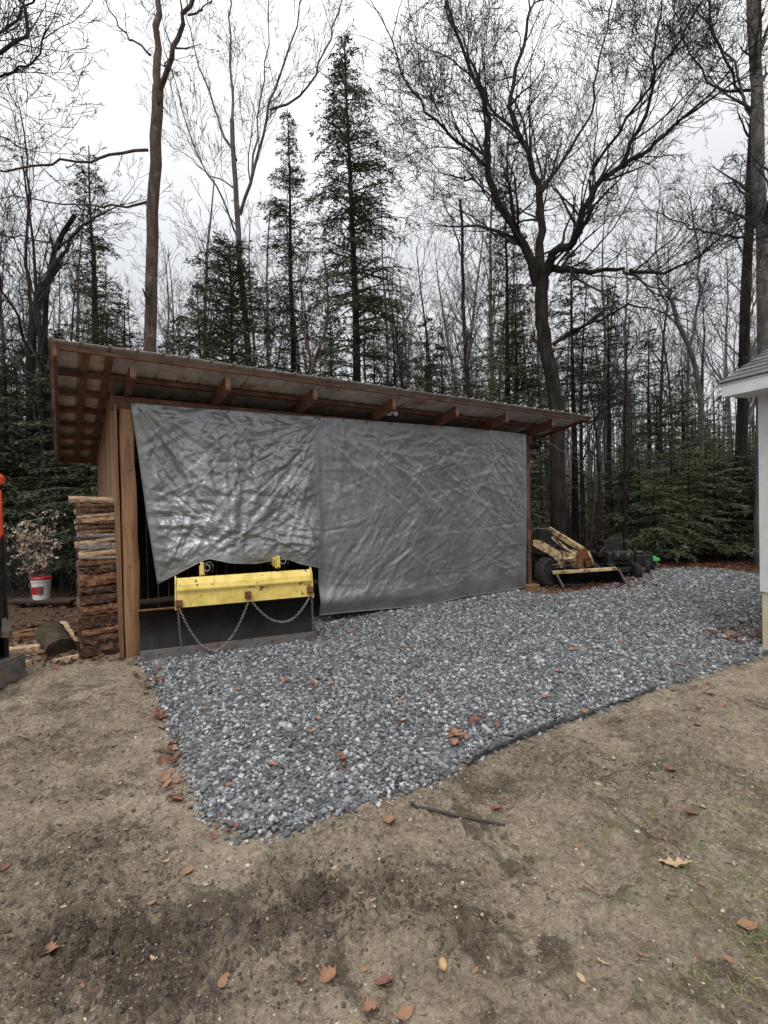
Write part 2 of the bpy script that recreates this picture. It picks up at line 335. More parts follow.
def gz(X, Y):
    X = np.asarray(X, float); Y = np.asarray(Y, float)
    z = .012*fbm(X*1.2, Y*1.2, 3, 3)+.006*fbm(X*7, Y*7, 8, 3)
    s = sdf(X, Y); near = np.clip((9-Y)/3, 0, 1)*np.clip(-s/.08, 0, 1)
    z = z+near*(.010*fbm(X*24, Y*24, 21, 3)+.026*np.maximum(0, fbm(X*5+3, Y*9, 33, 4)-.05)-.014*np.abs(fbm(X*9, Y*14, 37, 3))*np.clip(.6+fbm(X*1.5, Y*1.5, 91, 2), 0, 1.2))
    for px, py, rx, ry, a in wetspots:
        c = gpt(px, py); q = np.exp(-(((X-c[0])/rx)**2+((Y-c[1])/ry)**2))
        z = z+near*a*q*(.06*np.abs(fbm(X*13, Y*17, 5, 4))-.025)
    for px, py, an in ((205,930,.4),(180,955,.6),(90,958,.2),(330,640,0),(95,905,.5),(250,950,1.),(60,800,.3),(120,770,.2),(380,900,.8),(560,870,.4),(640,930,1.2),(300,1000,.3),(540,800,.2)):
        c = gpt(px, py); u_ = (X-c[0])*math.cos(an)+(Y-c[1])*math.sin(an); v_ = -(X-c[0])*math.sin(an)+(Y-c[1])*math.cos(an); q = np.exp(-((u_/.09)**4+(v_/.04)**4)); z = z-near*(.014*q-.006*np.exp(-((u_/.12)**4+(v_/.06)**4)))
    # two shallow tyre ruts with lug marks curving over the left side of the yard
    for off in (0., .33):
        yc = 3.15+off*1.1+.18*np.sin(X*.9+1)+.12*X
        q = np.exp(-((Y-yc)/.09)**2)*np.clip((-X-.7)/.5, 0, 1)
        z = z-near*q*(.016+.009*np.sign(np.sin(X*42+Y*20)))
    z = z+np.clip((np.hypot(X, Y)-14)/60, 0, 1)**1.3*5.+np.clip((np.hypot(X, Y)-10)/10, 0, 1)*.12*fbm(X*.3, Y*.3, 9, 2)
    return z
def axis(lo, hi, fine, far, g=1.12):
    a = list(np.arange(lo, hi, fine)); st = fine; x = hi
    while x < far: a.append(x); st *= g; x += st
    st = fine; x = lo-fine; bck = []
    while x > -far: bck.append(x); st *= g; x -= st
    return np.array(bck[::-1]+a)
xs = axis(-3.6, 4.6, .021, 260); ys = axis(.9, 6.6, .019, 260)
GX, GY = np.meshgrid(xs, ys); GZ = gz(GX, GY); SD = sdf(GX, GY)
mb = MB(); mb.grid(np.stack([GX, GY, GZ], -1)); ground = obj('ground', mb, groundm, smooth=True); tag(ground, kind='structure')
gz_exact = gz; gz_ixx = np.arange(len(xs)); gz_iyy = np.arange(len(ys))
def gz(X, Y):   # quick lookup in the finished ground sheet
    fx = np.clip(np.interp(X, xs, gz_ixx), 0, len(xs)-1.001); fy = np.clip(np.interp(Y, ys, gz_iyy), 0, len(ys)-1.001)
    i = np.asarray(fx).astype(int); j = np.asarray(fy).astype(int); u = fx-i; v = fy-j
    return (GZ[j, i]*(1-u)+GZ[j, i+1]*u)*(1-v)+(GZ[j+1, i]*(1-u)+GZ[j+1, i+1]*u)*v
wet = np.zeros_like(GX)
for px, py, rx, ry, a in wetspots:
    c = gpt(px, py); wet = np.maximum(wet, a*np.exp(-(((GX-c[0])/rx)**2+((GY-c[1])/ry)**2)*1.2)*np.clip(.8+.9*fbm(GX*8, GY*10, 71, 4), 0, 1))
c = gpt(770, 930); moss = np.exp(-(((GX-c[0])/.9)**2+((GY-c[1])/1.1)**2))
c2 = gpt(740, 760); moss = np.clip(moss+.5*np.exp(-(((GX-c2[0])/1.2)**2+((GY-c2[1])/1.)**2))+.3*np.exp(-(((GX+2.2)/1.2)**2+((GY-4.6)/.5)**2)), 0, 1)
# woodland floor starts beyond the yard
edge = np.where(GX < -1.5, 5.7, 10.4)+.5*fbm(GX*.7, GY*.7, 40, 3)
edge = np.where(GX > 5.5, 6.5, edge)
shedback = (GX-P0[0])*(-SN[0])+(GY-P0[1])*(-SN[1]) > 3.2
woods = np.clip((GY-edge)/.5, 0, 1); woods = np.maximum(woods, np.where(shedback & (GX < 3), 1, 0)); woods = np.maximum(woods, np.clip((np.abs(GX)-7)/1.5, 0, 1))
for nme, arr in (('wet', wet), ('moss', moss), ('woods', woods)):
    at_ = ground.data.attributes.new(nme, 'FLOAT', 'POINT'); at_.data.foreach_set('value', arr.ravel().astype(np.float32))
# gravel pad sheet (stone dust under the crushed stone)
pad_h = lambda s: np.clip(s*.16, 0, .035)
ins = SD+.03*fbm(GX*6, GY*6, 12, 2) > .02
cell = ins[:-1, :-1] & ins[1:, :-1] & ins[:-1, 1:] & ins[1:, 1:]
ii, jj = np.nonzero(cell); nx = GX.shape[1]; k = ii*nx+jj
F = np.stack([k, k+1, k+nx+1, k+nx], -1); used, inv = np.unique(F, return_inverse=True)
V = np.stack([GX.ravel(), GY.ravel(), (GZ+.006+pad_h(SD)).ravel()], -1)[used]
mb = MB(); mb.add(V, inv.reshape(-1, 4)); tag(obj('gravel_pad', mb, padm, smooth=True), kind='structure')
# crushed stones
ph = (1+5**.5)/2
ICO = A([(-1,ph,0),(1,ph,0),(-1,-ph,0),(1,-ph,0),(0,-1,ph),(0,1,ph),(0,-1,-ph),(0,1,-ph),(ph,0,-1),(ph,0,1),(-ph,0,-1),(-ph,0,1)])/1.9
ICF = A([(0,11,5),(0,5,1),(0,1,7),(0,7,10),(0,10,11),(1,5,9),(5,11,4),(11,10,2),(10,7,6),(7,1,8),(3,9,4),(3,4,2),(3,2,6),(3,6,8),(3,8,9),(4,9,5),(2,4,11),(6,2,10),(8,6,7),(9,8,1)])
def stones(mb, C, size, flat=.75):
    m = len(C); q = R_.normal(size=(m, 3, 3)); Q, _ = np.linalg.qr(q)
    sc_ = size[:, None]*R_.uniform(.55, 1.1, (m, 3))
    V = (ICO[None]*R_.uniform(.6, 1.36, (m, 12, 1)))*sc_[:, None, :]
    V = np.einsum('mij,mkj->mki', Q, V); V[:, :, 2] *= flat; V += C[:, None, :]
    F = (ICF[None]+(np.arange(m)*12)[:, None, None]).reshape(-1, 3); mb.add(V.reshape(-1, 3), F)
def scatter(lo, hi, sp):
    x = np.arange(lo[0], hi[0], sp); y = np.arange(lo[1], hi[1], sp); X, Y = np.meshgrid(x, y)
    X = X+R_.uniform(-.5, .5, X.shape)*sp; Y = Y+R_.uniform(-.5, .5, X.shape)*sp; return X.ravel(), Y.ravel()
mb = MB()
for y0_, y1_, sp, sz, lay in ((2.0, 4.4, .02, .0128, 0), (2.0, 4.4, .036, .0145, .01), (4.4, 6.5, .024, .0145, 0), (4.4, 6.5, .05, .016, .01), (6.5, 12.5, .031, .0175, 0), (6.5, 12.5, .07, .02, .01)):
    X, Y = scatter((-3.2, y0_), (8.6, y1_), sp); s = sdf(X, Y)
    ang = np.abs(X/np.maximum(Y, .1))
    b_ = (X-P0[0])*SN[0]+(Y-P0[1])*SN[1]
    s = s+.035*fbm(X*5, Y*5, 77, 3); p = np.clip((s+.05)/.08, 0, 1)
    kk = (R_.random(len(X)) < p) & (ang < .95) & (b_ > -.55); X, Y, s = X[kk], Y[kk], s[kk]
    Z = gz(X, Y)+np.where(s > 0, pad_h(s)+.006, 0)+lay+R_.uniform(-.002, .006, len(X))
    stones(mb, np.stack([X, Y, Z], -1), sz*np.clip(R_.lognormal(0, .32, len(X)), .45, 1.9))
X, Y = scatter((-2.6, 2.), (4.5, 5.5), .06); s = sdf(X, Y); kk = (s < 0) & (R_.random(len(X)) < .55*np.exp(s/.06)); X, Y = X[kk], Y[kk]
stones(mb, np.stack([X, Y, gz(X, Y)+.004], -1), .012*R_.uniform(.6, 1.2, len(X)))
tag(obj('crushed_stone', mb, stonem), 'blue grey crushed stone spread in front of the tarped shed', 'gravel', kind='stuff')
print('stones', mb.n); print(round(time.time()-_t0, 1))
# pebbles and grit on the dirt
mb = MB(); X, Y = scatter((-3.3, 1.0), (4.3, 7.5), .045); kk = (sdf(X, Y) < -.02) & (R_.random(len(X)) < .6); X, Y = X[kk], Y[kk]
stones(mb, np.stack([X, Y, gz(X, Y)+.001], -1), np.minimum(.0032*R_.lognormal(0, .55, len(X)), .012))
tag(obj('pebbles', mb, pebm), 'small pale pebbles and grit strewn over the brown dirt', 'pebbles', kind='stuff')
mb = MB()
for px, py, rx, ry, a in wetspots:
    c = gpt(px, py); m = int(420*a*(rx*ry/.03)**.6); X = c[0]+R_.normal(size=m)*rx*.6; Y = c[1]+R_.normal(size=m)*ry*.6; kk = (sdf(X, Y) < -.03) & (Y > 1.); X, Y = X[kk], Y[kk]
    stones(mb, np.stack([X, Y, gz(X, Y)+.001], -1), np.minimum(.0042*R_.lognormal(0, .65, len(X)), .014), .6)
X, Y = scatter((-3.3, 1.0), (4.3, 7.), .07); kk = (sdf(X, Y) < -.03) & (R_.random(len(X)) < .35); X, Y = X[kk], Y[kk]
stones(mb, np.stack([X, Y, gz(X, Y)], -1), np.minimum(.004*R_.lognormal(0, .6, len(X)), .014), .55)
tag(obj('mud_clods', mb, clodm), 'dark crumbly mud clods churned up in the dirt yard', 'mud', kind='stuff')
# twig crumbs, straw and needle bits on the dirt
debm = mat('dirt_debris', [(.1,.075,.05), (.16,.125,.085), (.22,.175,.12)], 6, .85, 0, extra=isl_var(.15, 2.2))
mb = MB(); X, Y = scatter((-3.4, 1.), (4.4, 7.), .04); kk = (sdf(X, Y) < -.02) & (R_.random(len(X)) < np.clip(.55+.9*fbm(X*2.5, Y*2.5, 61, 3), .08, 1)); X, Y = X[kk], Y[kk]; m = len(X)
D = R_.normal(size=(m, 3))*A([1, 1, .25]); D = D/np.linalg.norm(D, axis=1, keepdims=True); Nn = R_.normal(size=(m, 3))*.5+A([0, 0, 1.]); Nn /= np.linalg.norm(Nn, axis=1, keepdims=True)
Lq = .012*R_.lognormal(0, .5, m); mb.leaves(np.stack([X, Y, gz(X, Y)+.003], -1), D, Nn, Lq, Lq*R_.uniform(.15, .6, m)); tag(obj('dirt_debris', mb, debm), 'tiny bits of straw, bark and leaf crumbs over the dirt', 'debris', kind='stuff')
# sparse grass
mb = MB()
def blades(cx, cy, rx, ry, m, h=.035):
    X = cx+R_.normal(size=m)*rx; Y = cy+R_.normal(size=m)*ry; kk = (sdf(X, Y) < -.05) & (Y > .9); X, Y = X[kk], Y[kk]; m = len(X)
    D = R_.normal(size=(m, 3))*A([1, 1, .35]); D[:, 2] = np.abs(D[:, 2])+.15; D /= np.linalg.norm(D, axis=1, keepdims=True)
    L = h*R_.uniform(.5, 1.5, m); C = np.stack([X, Y, gz(X, Y)], -1)+D*L[:, None]*.45
    mb.leaves(C, D, nrm_rows(np.cross(D, R_.normal(size=(m, 3)))), L, .0028)
def nrm_rows(a): return a/(np.linalg.norm(a, axis=1, keepdims=True)+1e-9)
for px, py, rx, ry, m in ((765,945,.07,.06,420),(745,985,.07,.05,160),(690,900,.09,.07,160),(760,880,.12,.08,260),(740,820,.2,.12,260),(620,850,.25,.15,160),(700,1005,.1,.04,120),(560,930,.2,.12,90),(450,720,.3,.2,0),(110,690,.5,.12,120)):
    c = gpt(px, py); blades(c[0], c[1], rx, ry, m)
tag(obj('grass', mb, grassm), 'thin yellow green grass starting in the dirt at lower right', 'grass', kind='stuff')
# woodland leaf litter
mb = MB(); m = 26000
X = R_.uniform(-13, 14, m); Y = R_.uniform(6.2, 22, m)
b_ = (X-P0[0])*SN[0]+(Y-P0[1])*SN[1]; a_ = (X-P0[0])*SE[0]+(Y-P0[1])*SE[1]
edg = np.where(X < -2.3, 6.3, np.where(X < 5.4, 10.1, 8.5))+.4*fbm(X, Y, 40, 2)
kk = (Y > edg) & ~((a_ > -.2) & (a_ < 6.6) & (b_ > -4.2)) & (sdf(X, Y) < -.1); X, Y = X[kk], Y[kk]; m = len(X)
# drifts of leaves against gravel edges and around the machines
for px, py, rx, ry, q in ((590,588,.5,.14,420),(620,582,.45,.22,360),(700,566,1.,.25,600),(745,640,.25,.2,130),(725,570,.5,.3,300),(575,592,.5,.08,200),(20,640,.5,.4,260),(60,660,.5,.15,120)):
    c = gpt(px, py); X = np.append(X, c[0]+R_.normal(size=q)*rx); Y = np.append(Y, c[1]+R_.normal(size=q)*ry)
m = len(X); D = R_.normal(size=(m, 3))*A([1, 1, .3]); D = nrm_rows(D); Nn = nrm_rows(R_.normal(size=(m, 3))*.5+A([0, 0, 1.]))
mb.leaves(np.stack([X, Y, gz(X, Y)+R_.uniform(.005, .04, m)+np.where(sdf(X, Y) > 0, .03, 0)], -1), D, Nn, R_.uniform(.05, .1, m), R_.uniform(.03, .06, m))
tag(obj('leaf_litter', mb, litterm), 'reddish brown fallen leaves carpeting the woodland floor behind the yard', 'leaf litter', kind='stuff')
# ------------------------------------------------------------------ SHED
HR, OV, SL, LO, RO, DP = 3.146, .607, .174, .618, 1.033, 3.84
SAG = .045/8
def RH(a, b): return HR+SL*(b-OV)-SAG*a      # top of roof
shed = thing('pole_shed', S(0, 0, 0), 'open-sided wooden pole shed with a lean-to tin roof, grey tarps over its front', 'shed')
def sbeam(mb, a0, b0, h0, a1, b1, h1, w, h): mb.beam(S(a0, b0, h0), S(a1, b1, h1), w, h)
# posts
mb = MB()
P = [S(-.065, -.1, -.1), S(.1, -.1, -.1), S(.1, .09, -.1), S(-.065, .09, -.1)]; Q = [S(-.05, -.08, HB-.14), S(.09, -.08, HB-.14), S(.09, .09, HB-.14), S(-.05, .09, HB-.14)]
K = 10; rows = []
for i in range(K+1):
    t = i/K; w = .008*math.sin(i*2.1)
    rows.append([p*(1-t)+q*t+SE*w*(1 if j in (1, 2) else .4) for j, (p, q) in enumerate(zip(P, Q))])
PL = []
for rw in rows:
    rw = [A(q) for q in rw]; ring = []
    for j in range(4):
        a_, b_2 = rw[j], rw[(j+1) % 4]
        for f in (.12, .5, .88): ring.append(a_+(b_2-a_)*f)
    PL.append(ring)
PL = A(PL)+R_.normal(size=(K+1, 12, 3))*.0015
mb.grid(np.concatenate([PL, PL[:, :1]], 1)); mb.add(PL[-1], [list(range(12))]); obj('post', mb, postw, shed, smooth=True)
mb = MB(); mb.box(S(LSH, .0, (HB-.1)/2+.03), (.045, .045, (HB-.16)/2), SE, SN); obj('post', mb, roofw, shed, bevel=.004)
mb = MB(); mb.box(S(LSH-.02, .02, .03), (.14, .14, .07), SE, SN); obj('footing_block', mb, postw, shed, bevel=.01)
for a, b in ((0.02, -DP+.75), (LSH/2, -DP+.75), (LSH, -DP+.75), (LSH/2-.15, -.06)):
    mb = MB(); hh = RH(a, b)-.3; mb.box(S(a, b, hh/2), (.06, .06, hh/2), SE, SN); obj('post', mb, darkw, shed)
# header beam
mb = MB(); sbeam(mb, -.12, .0, HB-.07, LSH+.12, .0, HB-.11, .09, .15); obj('header_beam', mb, roofw, shed, bevel=.005)
mb = MB(); sbeam(mb, -.12, -DP+.75, RH(0, -DP+.75)-.32, LSH+.12, -DP+.75, RH(LSH, -DP+.75)-.32, .07, .14); obj('rear_beam', mb, roofw, shed)
# rafters
tails = [(133,372), (228,383), (315,392), (394,401), (457,409), (507,416), (553,422)]
bt = .5; PUR = .045
for px, py in tails:
    q = onshed(px, py, bt); a, _ = sh_ab(q)
    mb = MB(); hh = .15; z = lambda b: RH(a, b)-.03-PUR-hh/2
    sbeam(mb, a, bt, z(bt), a, -DP+OV+.12, z(-DP+OV+.12), .055, hh); r = obj('rafter', mb, roofw, shed, bevel=.004)
    e = MB(); e.box(S(a, bt+.004, z(bt)), (.027, .003, hh/2-.004), SE, SN, UP); obj('end_grain', e, tailw, r)
# purlins
nb = 8
for i in range(nb):
    b = OV-.03-(DP-.06)*i/(nb-1); mb = MB(); ee = 0.0
    sbeam(mb, -LO+.045, b, RH(-LO, b)-.028-PUR/2, LSH+RO-.03, b, RH(LSH+RO, b)-.028-PUR/2, .085 if i else .04, PUR if i else .035)
    obj('purlin', mb, roofw, shed, bevel=.003)
    if 0 < i < nb-1:   # short blocking seen under the left overhang
        pass
# barge boards
for a, mt in ((-LO+.018, roofw), (LSH+RO-.012, roofw)):
    mb = MB(); hh = .13 if a < 0 else .05; sbeam(mb, a, OV, RH(a, OV)-.012-hh/2, a, OV-DP, RH(a, OV-DP)-.012-hh/2, .03, hh); obj('barge_board', mb, mt, shed, bevel=.003)
mb = MB(); sbeam(mb, -LO+.04, OV-DP-.0, RH(-LO, OV-DP)-.07, LSH+RO, OV-DP, RH(LSH+RO, OV-DP)-.07, .03, .1); obj('rear_fascia', mb, roofw, shed)
# lengthwise blocking under overhang (the dark boards between purlins)
for a in (-LO+.26, -LO+.46):
    mb = MB(); sbeam(mb, a, OV-.06, RH(a, OV)-.02-PUR*.5-.008-.01, a, OV-DP+.06, RH(a, OV-DP)-.02-PUR*.5-.008, .07, .012); obj('batten', mb, roofw, shed)
# corrugated tin
mb = MB(); prof = []; a = -LO-.03; rib = .235
while a < LSH+RO+.04:
    prof += [(a, 0), (a+.012, .02), (a+.03, .02), (a+.042, 0), (a+.12, .0), (a+.128, .004), (a+.145, .004), (a+.153, 0)]; a += rib
bs = np.linspace(OV+.035, OV-DP-.05, 14)
G = A([[S(pa, b, RH(pa, b)+ph_+.004*math.sin(pa*3+j)) for pa, ph_ in prof] for j, b in enumerate(bs)])
G2 = G-A([0, 0, .0035]); mb.grid(G); mb.grid(G2[:, ::-1]); 
mb.grid(np.stack([G2[0], G[0]]))
roof = obj('tin_roof', mb, tin, shed)
# side wall of vertical boards (left); back and right walls added to darken the inside
def boards(a0, b0, a1, b1, hf, w=.16, th=.022, m=woodw, name='wall'):
    mb = MB(); n = int(math.hypot(a1-a0, b1-b0)/w); u = nrm(S(a1, b1, 0)-S(a0, b0, 0)); v = np.cross(u, UP)
    for i in range(n):
        t = (i+.5)/n; a = a0+(a1-a0)*t; b = b0+(b1-b0)*t; h1 = hf(a, b); off = random.uniform(-.006, .006)
        mb.box(S(a, b, .06+h1/2)+v*off, (w/2-.003-random.uniform(0, .003), th/2, h1/2-.03), u, v)
    return obj(name, mb, m, shed, bevel=.002)
wt = lambda a, b: RH(a, b)-.1
boards(-.085, -.1, -.085, -DP+.95, wt, name='side_wall')
boards(-.05, -DP+.68, LSH+.05, -DP+.68, wt, m=darkw, name='added_back_wall')  # added wall, keeps the shed interior dark
boards(LSH+.02, -DP+.75, LSH+.02, -.3, wt, m=darkw, name='side_wall')  # right wall, also added for a dark interior
mb = MB(); mb.box(S(-.085, .0, 1.35), (.013, .09, 1.36), SE, SN); obj('corner_board', mb, woodw, shed, bevel=.003)
# motion light on the header
c = onshed(391, 412, .12); ml = thing('motion_light', c, 'small white twin-head flood light under the shed eave', 'flood light')
mb = MB(); mb.lathe(c-SN*.07, [(.045, 0), (.045, .03), (.03, .04)], 16, SE, UP, SN); mb.box(c-SN*.02, (.02, .03, .015), SE, SN); obj('base_plate', mb, white, ml)
for s_ in (-1, 1):
    ax = nrm(SN*.8+SE*s_*.5-UP*.45); x_ = nrm(np.cross(ax, UP)); y_ = np.cross(ax, x_); h = MB()
    h.lathe(c+SE*s_*.055-UP*.01, [(.012, -.03), (.024, -.01), (.034, .045), (.028, .046), (.02, .03)], 16, x_, y_, ax); h.tube([c-SN*.02, c+SE*s_*.05-UP*.005], .008, 6); obj('lamp_head', h, white, ml, smooth=True)
# ------------------------------------------------------------------ TARPS
def polyl(pts, t):
    pts = A(pts, float); d = np.r_[0, np.cumsum(np.linalg.norm(np.diff(pts, axis=0), axis=1))]; d /= d[-1]
    return np.stack([np.interp(t, d, pts[:, i]) for i in range(pts.shape[1])], -1)
def crumple(u, v, seed, s=1.):
    wx = u+.12*fbm(u*2, v*2, seed+50, 3); wy = v+.12*fbm(u*2+9, v*2, seed+60, 3)
    h = 0
    for k, (f, a) in enumerate(((2.1, .026), (4.6, .010), (9.5, .004), (19, .0018), (37, .0008))):
        an = [.5, -.7, .9, .2, -.3][k]+seed*.3; cx = wx*math.cos(an)+wy*math.sin(an); cy = -wx*math.sin(an)+wy*math.cos(an)
        amp = a*(.35+.9*np.clip(.5+fbm(u*1.3+k*4, v*1.3, seed+80+k, 2), 0, 1.3))
        h = h+amp*(1-2*np.abs(vn(cx*f, cy*f*.55, seed+k)))
    return h*s
def folds(u, v, n, seed, corners, s=1.):
    g = np.random.default_rng(seed); h = np.zeros_like(u); wu = u+.014*fbm(u*3, v*3, seed, 2)+.0025*vn(u*26, v*26, seed+3); wv = v+.014*fbm(u*3+7, v*3, seed+9, 2)+.0025*vn(u*26, v*26+5, seed+4)
    um, vm_ = u.max(), v.max()
    for i in range(n):
        c = A([g.uniform(0, um), g.uniform(0, vm_)]); big = g.random()**3.2; L = .025+.42*big; w = .005+.022*big*g.uniform(.4, 1.3); a = w*g.uniform(.14, .5)*g.choice([-1, 1, 1])
        if g.random() < .55:
            k = corners[np.argmin([np.hypot(*(c-A(q))) for q in corners])] if g.random() < .6 else corners[g.integers(len(corners))]; an = math.atan2(c[1]-k[1], c[0]-k[0])+g.normal()*.25
        else: an = g.uniform(0, math.pi)
        jj = np.nonzero((np.abs(v[:, 0]-c[1]) < L+w+.08))[0]; ii = np.nonzero((np.abs(u.mean(0)-c[0]) < L+w+.15))[0]
        if len(jj) < 2 or len(ii) < 2: continue
        sl_ = (slice(jj[0], jj[-1]+1), slice(ii[0], ii[-1]+1)); du = wu[sl_]-c[0]; dv_ = wv[sl_]-c[1]; al = du*math.cos(an)+dv_*math.sin(an); pe = -du*math.sin(an)+dv_*math.cos(an)
        asym = g.uniform(.5, 1.); wd = np.where(pe > 0, w, w*asym)
        h[sl_] += a*np.clip(1-np.abs(pe)/wd, 0, 1)*np.clip(1-np.abs(al)/L, 0, 1)
    return h*s
def radial(U, V, cu, cv, k, amp, R, seed):
    r = np.hypot(U-cu, V-cv); th = np.arctan2(V-cv, U-cu)
    return amp*(1-2*np.abs(vn(th*k+.3*fbm(U*3, V*3, seed, 2), r*.6+seed, seed)))*np.exp(-r/R)*np.clip((r-.04)/.3, 0, 1)
def tarp(label, top, bottom, left, right, b0, bulge, seed, nu, nv, rads, s, nf, crn, fs):
    u = np.linspace(0, 1, nu); v = np.linspace(0, 1, nv)
    T = polyl(top, u); B = polyl(bottom, u); Lf = polyl(left, v); Rt = polyl(right, v)
    U, V = np.meshgrid(u, v)
    PX = (1-V)[..., None]*T[None]+V[..., None]*B[None]+(1-U)[..., None]*Lf[:, None]+U[..., None]*Rt[:, None]-((1-U)*(1-V))[..., None]*T[0]-(U*(1-V))[..., None]*T[-1]-((1-U)*V)[..., None]*B[0]-(U*V)[..., None]*B[-1]
    d = cF+cR*((PX[..., 0]-384)/FPX)[..., None]-cU*((PX[..., 1]-512)/FPX)[..., None]
    pl = S(0, b0, 0); tt = np.dot(pl-CAM, SN)/(d@SN); G = CAM+d*tt[..., None]
    q = G-A([P0[0], P0[1], 0]); Am = q@SE; Hm = q[..., 2]
    am = (Am-Am.min())/2.6; hm = (Hm.max()-Hm)/2.6
    D = crumple(am*1.6, hm*1.6, seed, s)+folds(am, hm, nf, seed+5, crn, fs)
    for cu, cv, k, amp, R in rads: D = D+radial(am, hm, cu, cv, k, amp, R, seed+int(cu*10))
    edgef = np.clip(np.minimum(np.minimum(V*8, (1-V)*6), np.minimum(U*10, (1-U)*10))+.25, 0, 1)
    D = D*edgef+bulge(U, V)
    G = G+SN*D[..., None]
    mb = MB(); mb.grid(G)
    return mb, G
root = None
def reinforce(G, nv):   # rolled hem tube following an edge
    mb = MB(); mb.tube(G, .009, 6); return mb
def grommet(c):
    mb = MB(); x_ = SE; t = np.linspace(0, 2*math.pi, 13); mb.tube([c+SE*.014*math.cos(k)+UP*.014*math.sin(k)+SN*.006 for k in t], .004, 6, False); return mb
bul1 = lambda U, V: .20*np.clip(V*1.15-.05, 0, 1)**1.5*np.sin(np.pi*np.clip(U*.9+.08, 0, 1))+.10*V*np.exp(-((U-.42)/.12)**2)+.08*V*np.exp(-((U-.9)/.1)**2)-.06*np.exp(-((U-.02)/.06)**2)*V
mb, G1 = tarp('', [(131,403),(190,408),(250,412),(317,417)], [(158,584),(178,571),(197,560),(204,557),(225,561),(250,562),(270,559),(283,558),(296,563),(321,568)], [(131,403),(139,455),(148,520),(158,584)], [(317,417),(319,480),(321,568)], .10, bul1, 3, 270, 250,
    [(0., 0., 5, .03, .5), (.9, 0., 5, .028, .55), (.12, .75, 6, .03, .3), (.8, .72, 5, .03, .25), (.35, .7, 4, .035, .3)], .6, 1500, [(0, 0), (.88, 0), (.1, .75), (.85, .62), (.4, .62)], 1.35)
t1 = thing('tarp', S(.1, .1, 0), 'crumpled silver tarp on the left half of the shed, draped over the yellow bucket', 'tarp')
o = obj('sheet', mb, tarpm, t1, smooth=True); 
for e in (G1[0], G1[-1], G1[:, 0], G1[:, -1]): pass
mh = MB(); mh.tube(G1[-1][::3], .007, 6); mh.tube(G1[:, 0][::3], .007, 6); obj('hem', mh, tarpm, t1, smooth=True)
for c in (G1[2, 3], G1[-3, 2], G1[2, -4], G1[2, 95], G1[2, 48], G1[2, 140]): obj('grommet', grommet(c), steel, t1)
mb = MB(); c = G1[-1, 0]; mb.tube([c, c-UP*.1+SN*.01, A([c[0], c[1], .02])], .004, 5); obj('tie_cord', mb, stickm, t1)
bul2 = lambda U, V: .03*np.sin(np.pi*U)*V+.06*np.exp(-((V-.93)/.05)**2)*(.5+.5*np.cos(U*3))-.005*np.exp(-((V-.585+.02*np.sin(U*7))/.006)**2)*(.5+.5*np.sin(U*23))
mb, G2_ = tarp('', [(317,417),(400,423),(470,428),(526,434)], [(319,615),(345,612),(400,607),(435,603),(465,596),(495,592),(526,587)], [(317,417),(318,500),(319,615)], [(526,434),(527,500),(526,587)], .062, bul2, 9, 360, 250,
    [(0., 0., 6, .016, .8), (0., 1.05, 6, .016, .5), (2.0, 0., 6, .012, .6), (2.05, .72, 6, .014, .4)], .14, 4200, [(0, 0), (2.4, 0), (0, 1.1), (2.4, .95), (1.2, 0)], .62)
t2 = thing('tarp', S(3.3, .06, 0), 'taut silver tarp hanging to the gravel over the right half of the shed', 'tarp')
obj('sheet', mb, tarpm, t2, smooth=True)
mh = MB(); mh.tube(G2_[-1][::3], .009, 6); mh.tube(G2_[:, 0][::4], .007, 6); obj('hem', mh, tarpm, t2, smooth=True)
for c in [G2_[2, i] for i in (4, 45, 86, 128, 170, 212, 254)]+[G2_[-4, 4], G2_[-4, 254]]: obj('grommet', grommet(c), steel, t2)
# ------------------------------------------------------------------ PLOW BLADE
BL = gnd(140, 660, .03); BR = gnd(315, 639, .03); be = nrm(BR-BL); bn = A([be[1], -be[0], 0]); blen = np.linalg.norm(BR-BL)
blade = thing('plow_blade', (BL+BR)/2, 'black steel plow blade on the gravel below the yellow bucket', 'plow blade')
def Bp(a, b, h): return BL+be*a+bn*b+UP*(h-.03)
prof = [(.05, .10), (.0, .16), (-.05, .24), (-.07, .33), (-.06, .42), (-.02, .50), (.03, .545)]
mb = MB(); fr = A([[Bp(a, b, h) for a in np.linspace(0, blen, 12)] for b, h in prof]); bk = fr-bn*.012
mb.grid(fr); mb.grid(bk[:, ::-1]); mb.grid(np.stack([fr[-1], bk[-1]])); mb.grid(np.stack([bk[0], fr[0]])); mb.grid(np.stack([bk[:, 0], fr[:, 0]])); mb.grid(np.stack([fr[:, -1], bk[:, -1]]))
obj('moldboard', mb, moldm, blade, smooth=True)
mb = MB(); mb.beam(Bp(0.01, .075, .07), Bp(blen-.01, .075, .07), .018, .14, UP); obj('cutting_edge', mb, steel, blade, bevel=.002)
mb = MB(); mb.tube([Bp(-.005, .03, .55), Bp(blen+.005, .03, .55)], .011, 8); obj('top_rail', mb, rust, blade)
for a in (.35, .95, 1.55):
    mb = MB(); mb.prism([Bp(a, -.09, .06), Bp(a, -.2, .12), Bp(a, -.14, .42), Bp(a, -.085, .42)], be*.015); obj('rib', mb, blackm, blade)
for a in (.2, .55, .95, 1.35, 1.75):
    mb = MB(); mb.lathe(Bp(a, .084, .09), [(.014, 0), (.014, .005), (.007, .01)], 8, be, UP, bn); obj('bolt', mb, rust, blade)
